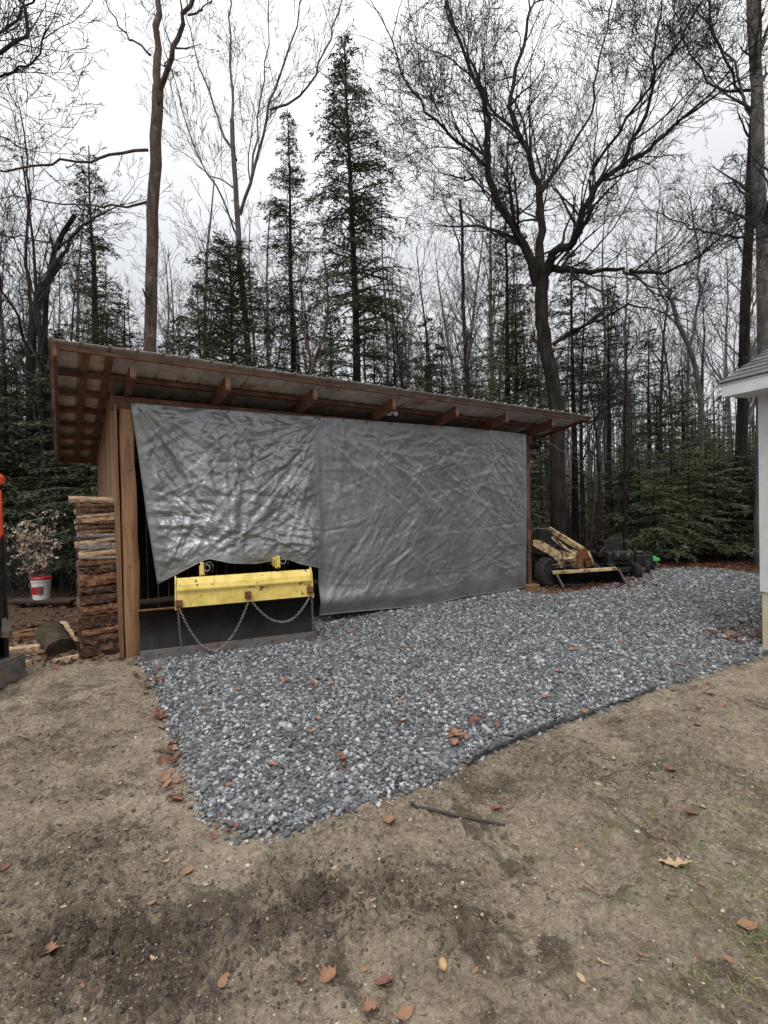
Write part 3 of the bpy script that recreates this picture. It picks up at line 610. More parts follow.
# ------------------------------------------------------------------ YELLOW BUCKET
pb = BL+bn*.10
def onb(px, py, b=.10): return onpl(px, py, BL+bn*b, bn)
c0 = onb(177, 608); c1 = onb(312, 596); c2 = onb(310, 567); c3 = onb(171, 578)
ua = nrm(c1-c0); yb = thing('loader_bucket', A([(c0[0]+c1[0])/2, (c0[1]+c1[1])/2, c0[2]]), 'chipped yellow steel loader bucket sticking out from under the tarp', 'loader bucket')
wdt = np.linalg.norm(c1-c0)
# cross-section (b outward, h up) relative to the lower front edge
pr = [(0, 0), (-.012, .17), (-.03, .235), (-.09, .30), (-.11, .30), (-.32, .02), (-.30, -.01)]
mb = MB(); rows = []
for s_ in np.linspace(0, wdt, 9): rows.append([c0+ua*s_+bn*b+UP*h for b, h in pr])
G = A(rows); G[:, 3:5, 2] -= 0; mb.grid(np.concatenate([G, G[:, :1]], 1)); n = len(pr)
mb.add(G[0], [list(range(n))]); mb.add(G[-1], [list(range(n))[::-1]]); obj('shell', mb, yel, yb, bevel=.004)
mb = MB(); mb.beam(c0+bn*.008+UP*.185-be*.0, c1+bn*.008+UP*.185, .02, .018); obj('stiffener', mb, yel, yb, bevel=.003)
for e_, c in ((-1, c0), (1, c1)):
    mb = MB(); q = [c+ua*e_*.004+bn*b+UP*h for b, h in ((.02, -.02), (-.03, .26), (-.11, .325), (-.37, .03), (-.33, -.03))]; mb.prism(q if e_ > 0 else q, ua*e_*.014); obj('side_plate', mb, yel, yb, bevel=.003)
for px, py in ((179,604), (248,595), (310,590)):
    c = onb(px, py, .125); mb = MB(); mb.box(c, (.035, .012, .04), ua, bn); mb.tube([c+ua*.02*math.cos(k)+UP*(.02*math.sin(k)-.03)+bn*.02 for k in np.linspace(0, 6.283, 9)], .006, 6, False); obj('chain_bracket', mb, rust, yb, bevel=.002)
for px, py in ((207,566), (283,559)):
    c = onb(px, py, .0); mb = MB()
    mb.prism([c-ua*.07-UP*.09, c-ua*.035-UP*.09, c-ua*.03+UP*.03, c-ua*.07+UP*.045], -bn*.1); mb.beam(c-ua*.05-UP*.06-bn*.05, c-ua*.05-UP*.05-bn*.9, .06, .1); obj('hitch_bracket', mb, yel, yb, bevel=.004)
    mb = MB(); mb.tube([c+ua*(.03*math.cos(k)-.0)+UP*(.035*math.sin(k)-.02)+bn*.02*math.cos(k) for k in np.linspace(0, 6.283, 17)], .0085, 8, False); mb.tube([c-ua*.035+UP*.02, c+ua*.03+UP*.045, c+ua*.065-UP*.0, c+ua*.055-UP*.07], .007, 6); obj('latch_ring', mb, steel, yb, smooth=True)
# chains
def chain(pts, label, link=.034, r=.0042):
    pts = A(pts, float); d = np.r_[0, np.cumsum(np.linalg.norm(np.diff(pts, axis=0), axis=1))]; Lc = d[-1]; n = int(Lc/(link*.72)); mb = MB()
    for i in range(n+1):
        s_ = Lc*i/n; p = A([np.interp(s_, d, pts[:, k]) for k in range(3)]); q = A([np.interp(min(Lc, s_+.01), d, pts[:, k]) for k in range(3)])-A([np.interp(max(0, s_-.01), d, pts[:, k]) for k in range(3)])
        t = nrm(q); x_ = nrm(np.cross(t, bn+.01)); y_ = np.cross(t, x_); x_ = x_ if i % 2 else y_
        mb.tube([p+t*link/2*math.cos(k)+x_*link*.31*math.sin(k) for k in np.linspace(0, 2*math.pi, 9)], r, 5, False)
    tag(obj('chain', mb, chainm, base=pts[0], smooth=True), label, 'chain', 'chains on the yellow bucket')
def sag(a, b, low, n=24):
    # parabola through a, lowest point low, b (image positions on the bracket plane)
    A_, L_, B_ = onb(*a, .155), onb(*low, .155), onb(*b, .155); out = []
    xa, xl, xb = np.dot(A_-A_, be), np.dot(L_-A_, be), np.dot(B_-A_, be)
    for i in range(n+1):
        x = xa+(xb-xa)*i/n; p = A_+be*x+bn*0
        if x < xl: z = L_[2]+(A_[2]-L_[2])*((xl-x)/(xl-xa))**2
        else: z = L_[2]+(B_[2]-L_[2])*((x-xl)/(xb-xl))**2
        out.append(A([p[0], p[1], z]))
    return out
chain(sag((180,610), (248,603), (214,650)), 'deep looping steel chain from the left to the middle bracket of the yellow bucket')
chain(sag((253,603), (309,598), (284,622)), 'shallow looping steel chain from the middle to the right bracket of the yellow bucket')
p = onb(178,611,.15); q = onb(182,654,.15); chain([p, (p+q)/2, q], 'steel chain end hanging straight down at the left end of the yellow bucket')
p = onb(312,600,.15); q = onb(314,650,.15); chain([p, (p+q)/2, q], 'steel chain end hanging straight down at the right end of the yellow bucket')
# ------------------------------------------------------------------ FIREWOOD STACK
def split_log(L, w, h, rng, rough=.012, pw=.35):
    """split log lying along local x; irregular wedge cross-section"""
    n = 15; m = 12; ang = np.linspace(0, 2*math.pi, m, endpoint=False); rr = A([rng.uniform(.92, 1.04) for _ in range(m)]); G = []
    for i in range(n):
        x = -L/2+L*i/(n-1); G.append([A([x, math.copysign(abs(math.cos(a))**pw, math.cos(a))*w/2*rr[j]+rng.uniform(-rough, rough), math.copysign(abs(math.sin(a))**pw, math.sin(a))*h/2*rr[j]+rng.uniform(-rough, rough)*.6]) for j, a in enumerate(ang)])
    G = A(G); return G
def place_log(G, c, X, Y, mt, label, group, name='split_log', loc=None, cat='firewood'):
    Z = np.cross(X, Y); P = c+G[..., :1]*X+G[..., 1:2]*Y+G[..., 2:3]*Z; mb = MB(); n, m = P.shape[:2]
    i = np.arange(n-1)[:, None]*m; j = np.arange(m)[None]; j2 = (j+1) % m
    mb.add(P.reshape(-1, 3), np.stack([i+j, i+j2, i+m+j2, i+m+j], -1).reshape(-1, 4), [list(range(m))[::-1]], [[(n-1)*m+k for k in range(m)]])
    return tag(obj(name, mb, mt, base=c), label, cat, group)
rng = random.Random(5)
stack0 = gnd(99, 653)+SE*.085+SN*.13; z = 0.0; X_ = nrm(SE*.97-UP*0); 
thick = [.11, .09, .06, .12, .09, .1, .07, .12, .06, .05, .04, .055, .07, .035, .05, .03, .045, .03, .04, .035, .05, .04, .06]
tot = sum(thick); sc_h = 1.74/tot; nl = len(thick)
for k, t in enumerate(thick):
    h = t*sc_h; z += h/2
    big = k < 9
    for rw in range(3):
        hd = .2 if big else .17
        c = stack0+UP*(z+.01)-SN*(.05+rw*.3)+SE*(rng.uniform(-.012, .012)+(-.02 if not big and rng.random() < .3 else 0))
        L = rng.uniform(.50, .54) if big else rng.uniform(.44, .54); ang = rng.uniform(-.03, .03) if big else rng.uniform(-.09, .09)
        X = nrm(SE+UP*ang+SN*rng.uniform(-.05, .05)); Y = nrm(np.cross(UP, X))
        if k == nl-1 and rw == 0: mt, L, lab, gr = firelt, .56, 'pale split log lying topmost on the firewood stack, sticking out to the left', None; c = c-SE*.02
        elif k == 0 and rw == 0: mt, lab, gr = firebark, 'thick block of bark-covered firewood at the very bottom of the stack by the shed', None
        elif big: mt = (firebark, firebark, firew, firebark, firew, firebark, firebark, firew, firebark)[k]; lab, gr = 'thick rough-barked log in the lower half of the firewood stack', 'thick logs in the lower firewood stack'
        else: mt = rng.choice([firelt, firelt, firew, firegrey, firebark]); lab, gr = 'thin split plank of firewood in the upper half of the stack', 'thin split pieces in the upper firewood stack'
        place_log(split_log(L, hd*(1.2 if big else 1), h*.97, rng, .016 if big else .006), c, X, Y, mt, lab, gr)
    z += h/2
# stray firewood and round log left of the stack
def ground_log(px, py, L, w, h, ang, mt, label, zoff=0, tilt=0.):
    g = gnd(px, py); X = nrm(A([math.cos(ang), math.sin(ang), tilt])); Y = nrm(np.cross(UP, X)); g[2] = gz(g[0], g[1])+h/2+zoff
    place_log(split_log(L, w, h, random.Random(int(px*7+py))), g, X, Y, mt, label, None)
ground_log(30, 655, .4, .13, .1, .5, firelt, 'pale split log lying in the leaves right of the log splitter')
ground_log(20, 668, .26, .09, .08, -.4, firelt, 'short pale wood chunk on the dirt beside the log splitter')
ground_log(68, 648, .5, .1, .07, -.75, firelt, 'orange-tan split slab leaning against the dark log near the stack', .12, -.35)
ground_log(45, 640, .7, .1, .08, .15, firew, 'brown branch piece lying flat on the ground under the dark log')
ground_log(66, 664, .22, .08, .06, .9, firelt, 'small tan chip of wood at the foot of the firewood stack')
g = gnd(56, 652); g[2] = gz(g[0], g[1])+.15; ax = nrm(A([.62, -.55, -.24])); place_log(split_log(.46, .29, .27, random.Random(4), .012, 1.), g, ax, nrm(np.cross(UP, ax)), mat('mossy_bark', [(.018,.013,.009), (.05,.036,.021), (.095,.068,.04)], 9, .9, 1, 26, (.5, 2, 2), bdist=.03), 'dark mossy round log tipped against the pile left of the firewood stack', None, 'round_log', cat='log')
ground_log(38, 628, .6, .09, .07, -.25, firebark, 'dark bark-covered branch lying behind the round log')
ground_log(18, 640, .45, .12, .1, .9, firew, 'reddish split log end-on in the clutter behind the splitter foot')
ground_log(72, 634, .5, .11, .09, .35, firebark, 'bark-covered log behind the leaning slab beside the stack')
# low board bench with pail
g = gnd(42, 607); zb = gz(g[0], g[1])+.10
bench = thing('plank_bench', (g[0], g[1], zb-.1), 'low dark plank laid on stump ends under the white pail', 'plank')
mb = MB(); mb.beam(g+A([-.55, .02, .1+zb-.1-g[2]]), g+A([.6, -.05, .1+zb-.1-g[2]]), .26, .045); obj('board', mb, darkw, bench, bevel=.005)
for dx in (-.4, .4):
    mb = MB(); mb.lathe(g+A([dx, 0, -.05]), [(.11, 0), (.1, .12)], 12); obj('stump_end', mb, firebark, bench)
pc = A([g[0], g[1], zb+.024]); pail = thing('pail', pc, 'white plastic pail with red lid and red label on the low plank', 'pail')
mb = MB(); mb.lathe(pc, [(.12, 0), (.122, .01), (.142, .30), (.15, .30), (.15, .315), (.143, .318), (.146, .35)], 28); obj('body', mb, white, pail, smooth=False)
mb = MB(); mb.lathe(pc, [(.155, .335), (.157, .36), (.15, .372), (.13, .372), (.128, .365)], 28); obj('lid', mb, red, pail)
mb = MB(); th = np.linspace(-2.55, -.75, 14); Gq = A([[pc+A([math.cos(t)*(.124+.0672*z_), math.sin(t)*(.124+.0672*z_), z_]) for t in th] for z_ in (.09, .22)]); mb.grid(Gq); obj('label', mb, red, pail, smooth=True)
mb = MB(); th = np.linspace(-1.25, -.95, 5); Gq = A([[pc+A([math.cos(t)*(.127+.0672*z_), math.sin(t)*(.127+.0672*z_), z_]) for t in th] for z_ in (.08, .23)]); mb.grid(Gq); obj('label_panel', mb, steel, pail, smooth=True)
mb = MB(); mb.tube([pc+A([.155*math.cos(t), -.02-.13*math.sin(t)*.9-.02, .30-.11*math.sin(t)]) for t in np.linspace(0, math.pi, 13)], .003, 5); obj('handle', mb, steel, pail)
# ------------------------------------------------------------------ LOG SPLITTER (left edge)
g = gnd(0, 684); g[2] = 0; ls = thing('log_splitter', g, 'orange and black upright log splitter cut off by the left edge of the photo', 'log splitter')
def hp(py, Y): return at(0, py, Y)[2]
Y0 = g[1]; xo = g[0]
mb = MB(); mb.box(A([xo-.02, Y0, .75]), (.05, .05, .72)); mb.box(A([xo-.02, Y0-.055, .8]), (.07, .007, .66)); mb.box(A([xo-.02, Y0+.055, .8]), (.07, .007, .66)); obj('beam', mb, blackm, ls, bevel=.003)
mb = MB(); mb.lathe(A([xo+.02, Y0-.0, 1.86]), [(.06, 0), (.075, .01), (.075, .07), (.05, .1), (.03, .105)], 18); obj('end_cap', mb, orange, ls, smooth=False)
mb = MB(); mb.lathe(A([xo-.02, Y0, 1.3]), [(.048, 0), (.048, .56)], 18); obj('cylinder', mb, blackm, ls, smooth=False)
mb = MB(); zt, zb_ = hp(488, Y0), hp(538, Y0); lp = [(-.1, zt), (.02, zt), (.05, zt-.03), (.055, zb_+.04), (.03, zb_), (-.1, zb_)]; mb.tube([A([xo+a+.055, Y0-.06, h]) for a, h in lp], .016, 8); obj('guard_tube', mb, orange, ls, smooth=True)
mb = MB(); mb.box(A([xo-.06, Y0-.03, .22]), (.17, .2, .015)); mb.box(A([xo+.11, Y0-.03, .11]), (.012, .2, .1)); mb.box(A([xo-.06, Y0-.235, .12]), (.17, .01, .12)); mb.box(A([xo-.1, Y0, .1]), (.1, .15, .1)); mb.box(A([xo-.08, Y0-.1, .42]), (.11, .13, .17)); obj('foot_plate', mb, steel, ls, bevel=.004)
mb = MB(); mb.prism([A([xo+.06, Y0-.03, .62]), A([xo+.12, Y0-.03, .5]), A([xo+.12, Y0-.03, .44]), A([xo+.04, Y0-.03, .44])], A([0, .05, 0])); obj('wedge', mb, steel, ls)
mb = MB(); mb.box(A([xo-.62, Y0, .55]), (.22, .17, .2)); mb.lathe(A([xo-.62, Y0-.0, .75]), [(.12, 0), (.13, .08), (.1, .12)], 18); mb.box(A([xo-.5, Y0-.1, .33]), (.35, .04, .04)); obj('engine', mb, blackm, ls, bevel=.01)
mb = MB(); mb.tube([A([xo-.4, Y0-.2, .5]), A([xo-.2, Y0-.18, .7]), A([xo-.06, Y0-.08, 1.25])], .014, 8); obj('hose', mb, rubber, ls, smooth=True)
def wheel(name, parent, c, ax, r, w, hubm, tyrem=rubber):
    ax = nrm(ax); x_ = nrm(np.cross(ax, UP)); y_ = np.cross(ax, x_)
    mb = MB(); rr = r*.58; mb.lathe(c, [(rr, -w*.42), (r*.86, -w/2), (r*.97, -w*.36), (r, -w*.15), (r, w*.15), (r*.97, w*.36), (r*.86, w/2), (rr, w*.42)], 28, x_, y_, ax)
    for i in range(20):
        t = i*2*math.pi/20; q = c+(x_*math.cos(t)+y_*math.sin(t))*r*.995; mb.box(q, (r*.035, w*.36, r*.04), np.cross(ax, nrm(q-c)), nrm(ax+np.cross(ax, nrm(q-c))*.5), nrm(q-c))
    t_ = obj(name, mb, tyrem, parent); mb = MB(); mb.lathe(c, [(rr*.2, -w*.3), (rr*.7, -w*.2), (rr, -w*.40), (rr, w*.40), (rr*.7, w*.2), (rr*.2, w*.3)], 20, x_, y_, ax); obj('rim', mb, hubm, t_)
    return t_
for dy in (-.32, .32): wheel('wheel', ls, A([xo-.75, Y0+dy, .24]), A([0, 1, 0]), .24, .13, orange)
# ------------------------------------------------------------------ LOADER TRACTOR (right)
YL = 9.1
def L_(px, py, dy=0.): return at(px, py, YL+dy)
g = gnd(570, 588); lt = thing('garden_loader_tractor', A([g[0], g[1], 0]), 'faded cream old garden tractor with front loader beyond the shed', 'tractor')
b0 = L_(552, 571, -.1); b1 = L_(616, 567, -.1); bot0 = L_(563, 586, -.28); bot1 = L_(627, 582, -.28); bot0[2] = .03; bot1[2] = .03
u_ = nrm(b1-b0)
bkn = A([0, .3, 0])
mb = MB(); dn = A([0, -.05, -.045]); mb.hexa([b0+dn, b1+dn, b1+dn+A([0, .02, -.005]), b0+dn+A([0, .02, -.005]), b0, b1, b1+A([0, .03, 0]), b0+A([0, .03, 0])]); mb.beam(b0+A([0, -.03, -.03]), b1+A([0, -.03, -.03]), .05, .05); obj('bucket_lip', mb, cream, lt, bevel=.004)
mb = MB(); R0 = [b0+A([0, .02, -.02]), b0+A([.01, .26, -.08]), A([b0[0]+.06, b0[1]+.3, .12]), A([bot0[0], b0[1]+.2, .03]), bot0]; R1 = [b1+A([0, .02, -.02]), b1+A([.01, .26, -.08]), A([b1[0]+.06, b1[1]+.3, .12]), A([bot1[0], b1[1]+.2, .03]), bot1]
G = np.stack([A(R0), A(R1)]); mb.grid(G); mb.grid(G[:, ::-1]+A([0, .012, .012])); mb.add(A(R0), [[0,1,2,3,4]]); mb.add(A(R1), [[4,3,2,1,0]]); obj('bucket', mb, blackm, lt)
mb = MB(); mb.beam(b0+A([.05, -.06, -.03]), bot0+A([.0, -.02, .0]), .02, .03); mb.beam(b1+A([.02, -.06, -.03]), bot1+A([.0, -.02, .0]), .02, .03); obj('side_edge', mb, steel, lt)
for (p, q, w, h) in ((L_(583,550), L_(549,529,.6), .07, .10), (L_(574,556,-.02), L_(552,537,.25), .05, .06)):
    mb = MB(); mb.beam(p, q, w, h); obj('lift_arm', mb, cream, lt, bevel=.008)
mb = MB(); mb.prism([L_(533,540), L_(541,540), L_(560,552), L_(566,566), L_(561,568), L_(553,557), L_(533,546)], A([0, .04, 0])); obj('lift_arm', mb, cream, lt, bevel=.004)
mb = MB(); mb.prism([L_(579,549,-.05), L_(587,549,-.05), L_(593,566,-.05), L_(587,567,-.05), L_(584,558,-.05), L_(581,568,-.05), L_(577,567,-.05)], A([0, .05, 0])); obj('mast', mb, rust, lt, bevel=.003)
mb = MB(); mb.prism([L_(570,552,.1), L_(580,551,.1), L_(581,564,.1), L_(571,566,.1)], A([0, .35, 0])); obj('pump_housing', mb, cream, lt, bevel=.008)
mb = MB(); mb.tube([L_(588,551,-.08), L_(594,565,-.1)], .018, 8); mb.tube([L_(562,559,-.06), L_(574,558,-.06)], .025, 8); obj('hydraulic_cylinder', mb, cream, lt, smooth=True)
mb = MB(); mb.tube([L_(556,538,.1), L_(563,548,.0), L_(571,553,0)], .012, 6); mb.tube([L_(553,536,.1), L_(566,552,-.05), L_(567,563,-.05)], .009, 6); mb.tube([L_(590,550,0), L_(592,558,-.1), L_(586,560,-.1)], .008, 6); obj('hydraulic_hose', mb, rubber, lt, smooth=True)
mb = MB(); mb.tube([L_(530,545,.7), L_(532,530,.7), L_(536,528.5,.7), L_(548,529,.7), L_(551,534,.7)], .022, 8); obj('roll_bar', mb, steel, lt, smooth=True)
mb = MB(); c = L_(545, 538, .55); mb.box(c, (.15, .04, .16)); mb.box(c+A([0, -.18, -.16]), (.17, .18, .05)); obj('seat', mb, rubber, lt, bevel=.03)
mb = MB(); c = L_(543, 556, .45); mb.box(c+A([.1, .2, -.08]), (.16, .3, .11)); mb.box(c+A([.45, -.05, -.08]), (.28, .1, .06)); mb.box(c+A([.25, .1, -.25]), (.4, .35, .03)); obj('chassis', mb, blackm, lt, bevel=.02)
mb = MB(); c = L_(555, 541, .4); mb.tube([c+A([.13*math.cos(k), .1*math.sin(k), .08*math.sin(k)]) for k in np.linspace(0, 6.283, 15)], .012, 6, False); mb.tube([c, c+A([.1, -.15, -.3])], .015, 6); obj('steering_wheel', mb, rubber, lt)
mb = MB(); c = L_(566, 556, .2); mb.box(c, (.12, .2, .09)); mb.box(c+A([0, -.21, 0]), (.1, .012, .07)); obj('engine_hood', mb, cream, lt, bevel=.02)
mb = MB(); c = L_(562, 566, .0)
for q in range(9): a1 = c+A([random.uniform(-.25, .35), random.uniform(-.1, .3), random.uniform(-.1, .3)]); mb.tube([a1, a1+A([random.uniform(-.15, .2), -.05, random.uniform(-.12, .16)]), a1+A([random.uniform(.0, .3), .03, random.uniform(-.2, .1)])], .011, 5)
obj('linkage', mb, steel, lt)
wheel('wheel', lt, A([L_(545, 575, .05)[0], YL+.0, .27]), A([.62, -.8, 0]), .27, .2, rust); wheel('wheel', lt, A([L_(545, 575, .05)[0]+.12, YL+.9, .27]), A([1, -.25, 0]), .27, .2, rust)
wheel('wheel', lt, A([b1[0]-.15, YL+.45, .18]), A([1, 0, 0]), .18, .12, rust)
# black riding mower behind it
YM = 10.0
def M_(px, py, dy=0.): return at(px, py, YM+dy)
g = gnd(614, 577); rm = thing('riding_mower', A([g[0], YM, 0]), 'black riding mower parked behind the cream loader tractor', 'riding mower')
c = M_(613, 560); c[2] = .42
mb = MB(); mb.box(c, (.26, .35, .13)); mb.box(c+A([-.22, .1, .05]), (.14, .25, .05)); mb.box(c+A([.25, .1, .05]), (.12, .25, .05)); mb.box(c+A([0, -.36, .06]), (.17, .05, .09)); obj('body', mb, blackm, rm, bevel=.03)
mb = MB(); c2 = M_(615, 545, .1); mb.prism([c2+A([-.18, 0, -.2]), c2+A([.2, 0, -.2]), c2+A([.17, 0, .1]), c2+A([.1, 0, .16]), c2+A([-.12, 0, .16]), c2+A([-.17, 0, .08])], A([0, .08, 0])); mb.box(c2+A([0, -.16, -.18]), (.2, .18, .05)); obj('seat', mb, rubber, rm, bevel=.02)
mb = MB(); mb.prism([M_(604,541)+A([0,0,0]), M_(608,541), M_(609,556), M_(605,556)], A([0, .3, 0])); obj('armrest', mb, blackm, rm, bevel=.01); mb = MB(); mb.prism([M_(625,541), M_(628,541), M_(629,554), M_(626,554)], A([0, .3, 0])); obj('armrest', mb, blackm, rm, bevel=.01)
mb = MB(); mb.tube([M_(600, 552, -.2), M_(604, 548, -.2), M_(600, 546, .0)], .02, 6); mb.box(M_(601, 551), (.07, .1, .09)); obj('fender', mb, blackm, rm, bevel=.02)
for dx, dy, r, w in ((-.3, .3, .24, .2), (.32, .3, .24, .2), (-.24, -.4, .17, .12), (.26, -.4, .17, .12)): wheel('wheel', rm, A([c[0]+dx, YM+dy, r]), A([1, 0, 0]), r, w, blackm)
mb = MB(); q = c+A([-.02, -.2, .36]); mb.tube([q+A([.12*math.cos(k), .08*math.sin(k), .07*math.sin(k)]) for k in np.linspace(0, 6.283, 15)], .012, 6, False); mb.tube([q, q+A([0, -.12, -.3])], .014, 6); obj('steering_wheel', mb, rubber, rm)
for sx in (-.1, .1):
    h = MB(); h.lathe(c+A([sx, -.425, .08]), [(.035, 0), (.03, .012)], 12, A([1, 0, 0]), UP, A([0, -1, 0])); obj('headlight', h, steel, rm)
mb = MB(); mb.lathe(c+A([0, -.1, -.28]), [(.3, 0), (.36, .03), (.36, .1), (.2, .12)], 24); obj('mower_deck', mb, blackm, rm)
# small machine with green cover
YT = 10.2
def T_(px, py, dy=0.): return at(px, py, YT+dy)
gt = thing('garden_tiller', A([T_(645, 570)[0], YT, 0]), 'small black wheeled tiller with a lime green engine cover', 'tiller')
wheel('wheel', gt, A([T_(645, 560)[0], YT-.1, .17]), A([.9, -.5, 0]), .17, .09, steel)
wheel('wheel', gt, A([T_(652, 560)[0]+.18, YT+.3, .17]), A([.9, -.5, 0]), .17, .09, steel)
mb = MB(); c = T_(641, 560, .1); mb.box(A([c[0], c[1], .3]), (.18, .15, .12)); mb.lathe(A([c[0]-.05, c[1], .4]), [(.09, 0), (.1, .08), (.06, .11)], 14); mb.box(A([c[0]-.2, c[1], .2]), (.14, .05, .03)); obj('engine', mb, blackm, gt, bevel=.01)
mb = MB(); c = T_(654, 559, .1); mb.prism([c+A([-.16, 0, -.05]), c+A([.1, 0, -.05]), c+A([.14, 0, .0]), c+A([.02, 0, .06]), c+A([-.12, 0, .05])], A([0, .16, 0])); obj('engine_cover', mb, green, gt, bevel=.015)
mb = MB(); mb.tube([T_(640,562,.1), T_(632,554,.15), T_(624,550,.2)], .013, 6); mb.tube([T_(643,560,.3), T_(634,553,.35), T_(627,549,.35)], .013, 6); mb.tube([T_(656,562,.1), T_(660,566,0)], .012, 6); obj('handlebar', mb, steel, gt, smooth=True)
g = gnd(683, 566); bx = thing('compost_bin', A([g[0], g[1]+1.2, 0]), 'small dark square bin in the shade at the wood edge', 'bin')
mb = MB(); c = A([g[0]+.15, g[1]+1.2, .42]); mb.box(c, (.26, .25, .42)); obj('body', mb, blackm, bx, bevel=.02)
mb = MB(); mb.box(c+A([0, 0, .44]), (.29, .28, .03)); obj('lid', mb, blackm, bx, bevel=.01)
# ------------------------------------------------------------------ HOUSE CORNER (right)
HC = A([3.865, 4.988, 0]); hd = nrm(A([-.334, .943, 0])); hw = -hd; hm = A([hd[1], -hd[0], 0])
if hm[0] < 0: hm = -hm
def Hh(w, m, z): return HC+hw*w+hm*m+UP*z      # w: towards camera along the eave wall, m: into the house
house = thing('house', Hh(0, 0, 0), 'pale grey-blue house corner with grey shingled roof at the right edge', 'house')
WLN, WD = 4.6, 6.0; EH = 2.63; zs = .62
mb = MB(); mb.box(Hh(WLN/2, WD/2, zs/2-.05), (WLN/2+.01, WD/2+.01, zs/2+.049), hw, hm); obj('foundation', mb, creamf, house, bevel=.004)
mb = MB(); mb.box(Hh(WLN/2, WD/2, (zs+EH)/2), (WLN/2-.03, WD/2-.03, (EH-zs)/2), hw, hm)
mb.prism([Hh(.02, .03, EH), Hh(.02, WD-.03, EH), Hh(.02, WD/2, EH+WD/2*.55)], hw*(WLN-.04)); obj('wall', mb, housep, house)
mb = MB(); k = 0; z = zs
while z < EH-.02:
    hb = .11; q = lambda w, m, zz: Hh(w, m, zz)
    for (p, r_, nn) in (((.09, 0), (WLN-.05, 0), -hm), ((0, .09), (0, WD-.05), -hw)):
        a = Hh(*p, z); b = Hh(*r_, z); mb.hexa([a+nn*.016, b+nn*.016, b-nn*.02, a-nn*.02, a+nn*.004+UP*hb, b+nn*.004+UP*hb, b-nn*.02+UP*hb, a-nn*.02+UP*hb])
    z += .105
obj('siding', mb, housep, house)
mb = MB(); mb.box(Hh(.035, -.012, (zs+EH)/2), (.055, .014, (EH-zs)/2), hw, hm); mb.box(Hh(-.012, .045, (zs+EH)/2), (.0135, .055, (EH-zs)/2-.002), hw, hm); obj('corner_board', mb, whitet, house, bevel=.002)
o1, o2 = .34, .16; psl = .55
mb = MB(); mb.box(Hh((WLN-o2)/2, -o1/2, EH-.0), ((WLN+o2)/2-.02, o1/2-.012, .008), hw, hm); obj('soffit', mb, whitet, house)
mb = MB(); mb.box(Hh(WLN/2-o2/2+.1, -o1, EH+.055), (WLN/2+o2/2+.1, .012, .07), hw, hm); obj('fascia', mb, whitet, house, bevel=.003)
mb = MB(); E0 = Hh(-o2, -o1+.014, EH+.05); RG = Hh(-o2, WD/2, EH+.05+(WD/2+o1)*psl); mb.beam(E0, RG, .022, .13, hw); E1 = Hh(-o2, WD+o1, EH+.05); mb.beam(E1, RG, .022, .13, hw); obj('rake_board', mb, whitet, house)
mb = MB(); sv = nrm(hm+UP*psl); nv_ = nrm(np.cross(hw, sv)); nv_ = nv_ if nv_[2] > 0 else -nv_; SLn = (WD/2+o1+.03)*math.sqrt(1+psl*psl); r0 = Hh(-o2-.03, -o1-.03, EH+.125)
for i in range(int(SLn/.13)):
    w = -random.random()*.3
    while w < WLN+.4:
        wl = random.choice((.2, .28, .33)); w0 = max(w, 0); w1 = min(w+wl-.006, WLN+.4)
        if w1 > w0+.02:
            a = r0+hw*w0+sv*(i*.13); b = r0+hw*w1+sv*(i*.13); t = .009+random.random()*.003; q = sv*.15
            mb.hexa([a-nv_*.003, a-nv_*.003+q, b-nv_*.003+q, b-nv_*.003, a+nv_*t, a+q+nv_*.001, b+q+nv_*.001, b+nv_*t])
        w += wl
mb.box(Hh(WLN/2, WD/2, EH+.1+0), (.01, .01, .01), hw, hm)
sv2 = nrm(-hm+UP*psl); r2 = Hh(-o2-.03, WD+o1+.03, EH+.12); q = sv2*SLn; mb.quad(r2, r2+hw*(WLN+.4), r2+hw*(WLN+.4)+q, r2+q)
obj('shingle_roof', mb, shing, house)
mb = MB(); r1 = r0-nv_*.012; q = sv*SLn; mb.hexa([r1-nv_*.015, r1-nv_*.015+hw*(WLN+.4), r1-nv_*.015+hw*(WLN+.4)+q, r1-nv_*.015+q, r1, r1+hw*(WLN+.4), r1+hw*(WLN+.4)+q, r1+q]); obj('roof_deck', mb, whitet, house)
# ------------------------------------------------------------------ EDGING, STICK, PEBBLE
ed_px = [(467,767),(476,759),(500,748),(530,736),(562,724),(592,713),(622,701),(656,689)]
ep = A([gnd(x, y)[:2] for x, y in ed_px]); n = 240; t = np.linspace(0, 1, n); ec = polyl(ep, t); tg = np.gradient(ec, axis=0); tg /= np.linalg.norm(tg, axis=1, keepdims=True); nn_ = np.stack([tg[:, 1], -tg[:, 0]], -1)
dl = np.r_[0, np.cumsum(np.linalg.norm(np.diff(ec, axis=0), axis=1))]; zg = gz(ec[:, 0], ec[:, 1])
mb = MB(); sc1 = np.abs(np.sin(dl*math.pi/.11)); lean = .02+.012*np.sin(dl*5)
hgt = .026+.022*sc1+.008*np.sin(dl*3)
prof_ = [(-.004, -.03, 0), (.0, .6, 0), (.0, 1., 0), (.007, 1.03, 1), (.012, .9, 1), (.014, .2, 1)]
rows = []
for off, hf, wv in prof_:
    o_ = off*(.6+.6*sc1 if wv else 1)+lean*max(hf, 0)*.5; z_ = zg+(hgt*hf if hf > 0 else -.03); rows.append(np.stack([ec[:, 0]+nn_[:, 0]*o_, ec[:, 1]+nn_[:, 1]*o_, z_], -1))
mb.grid(A(rows)); tag(obj('landscape_edging', mb, edgem, base=A([ec[0, 0], ec[0, 1], zg[0]]), smooth=True), 'black scalloped plastic edging strip holding the front edge of the gravel', 'edging')
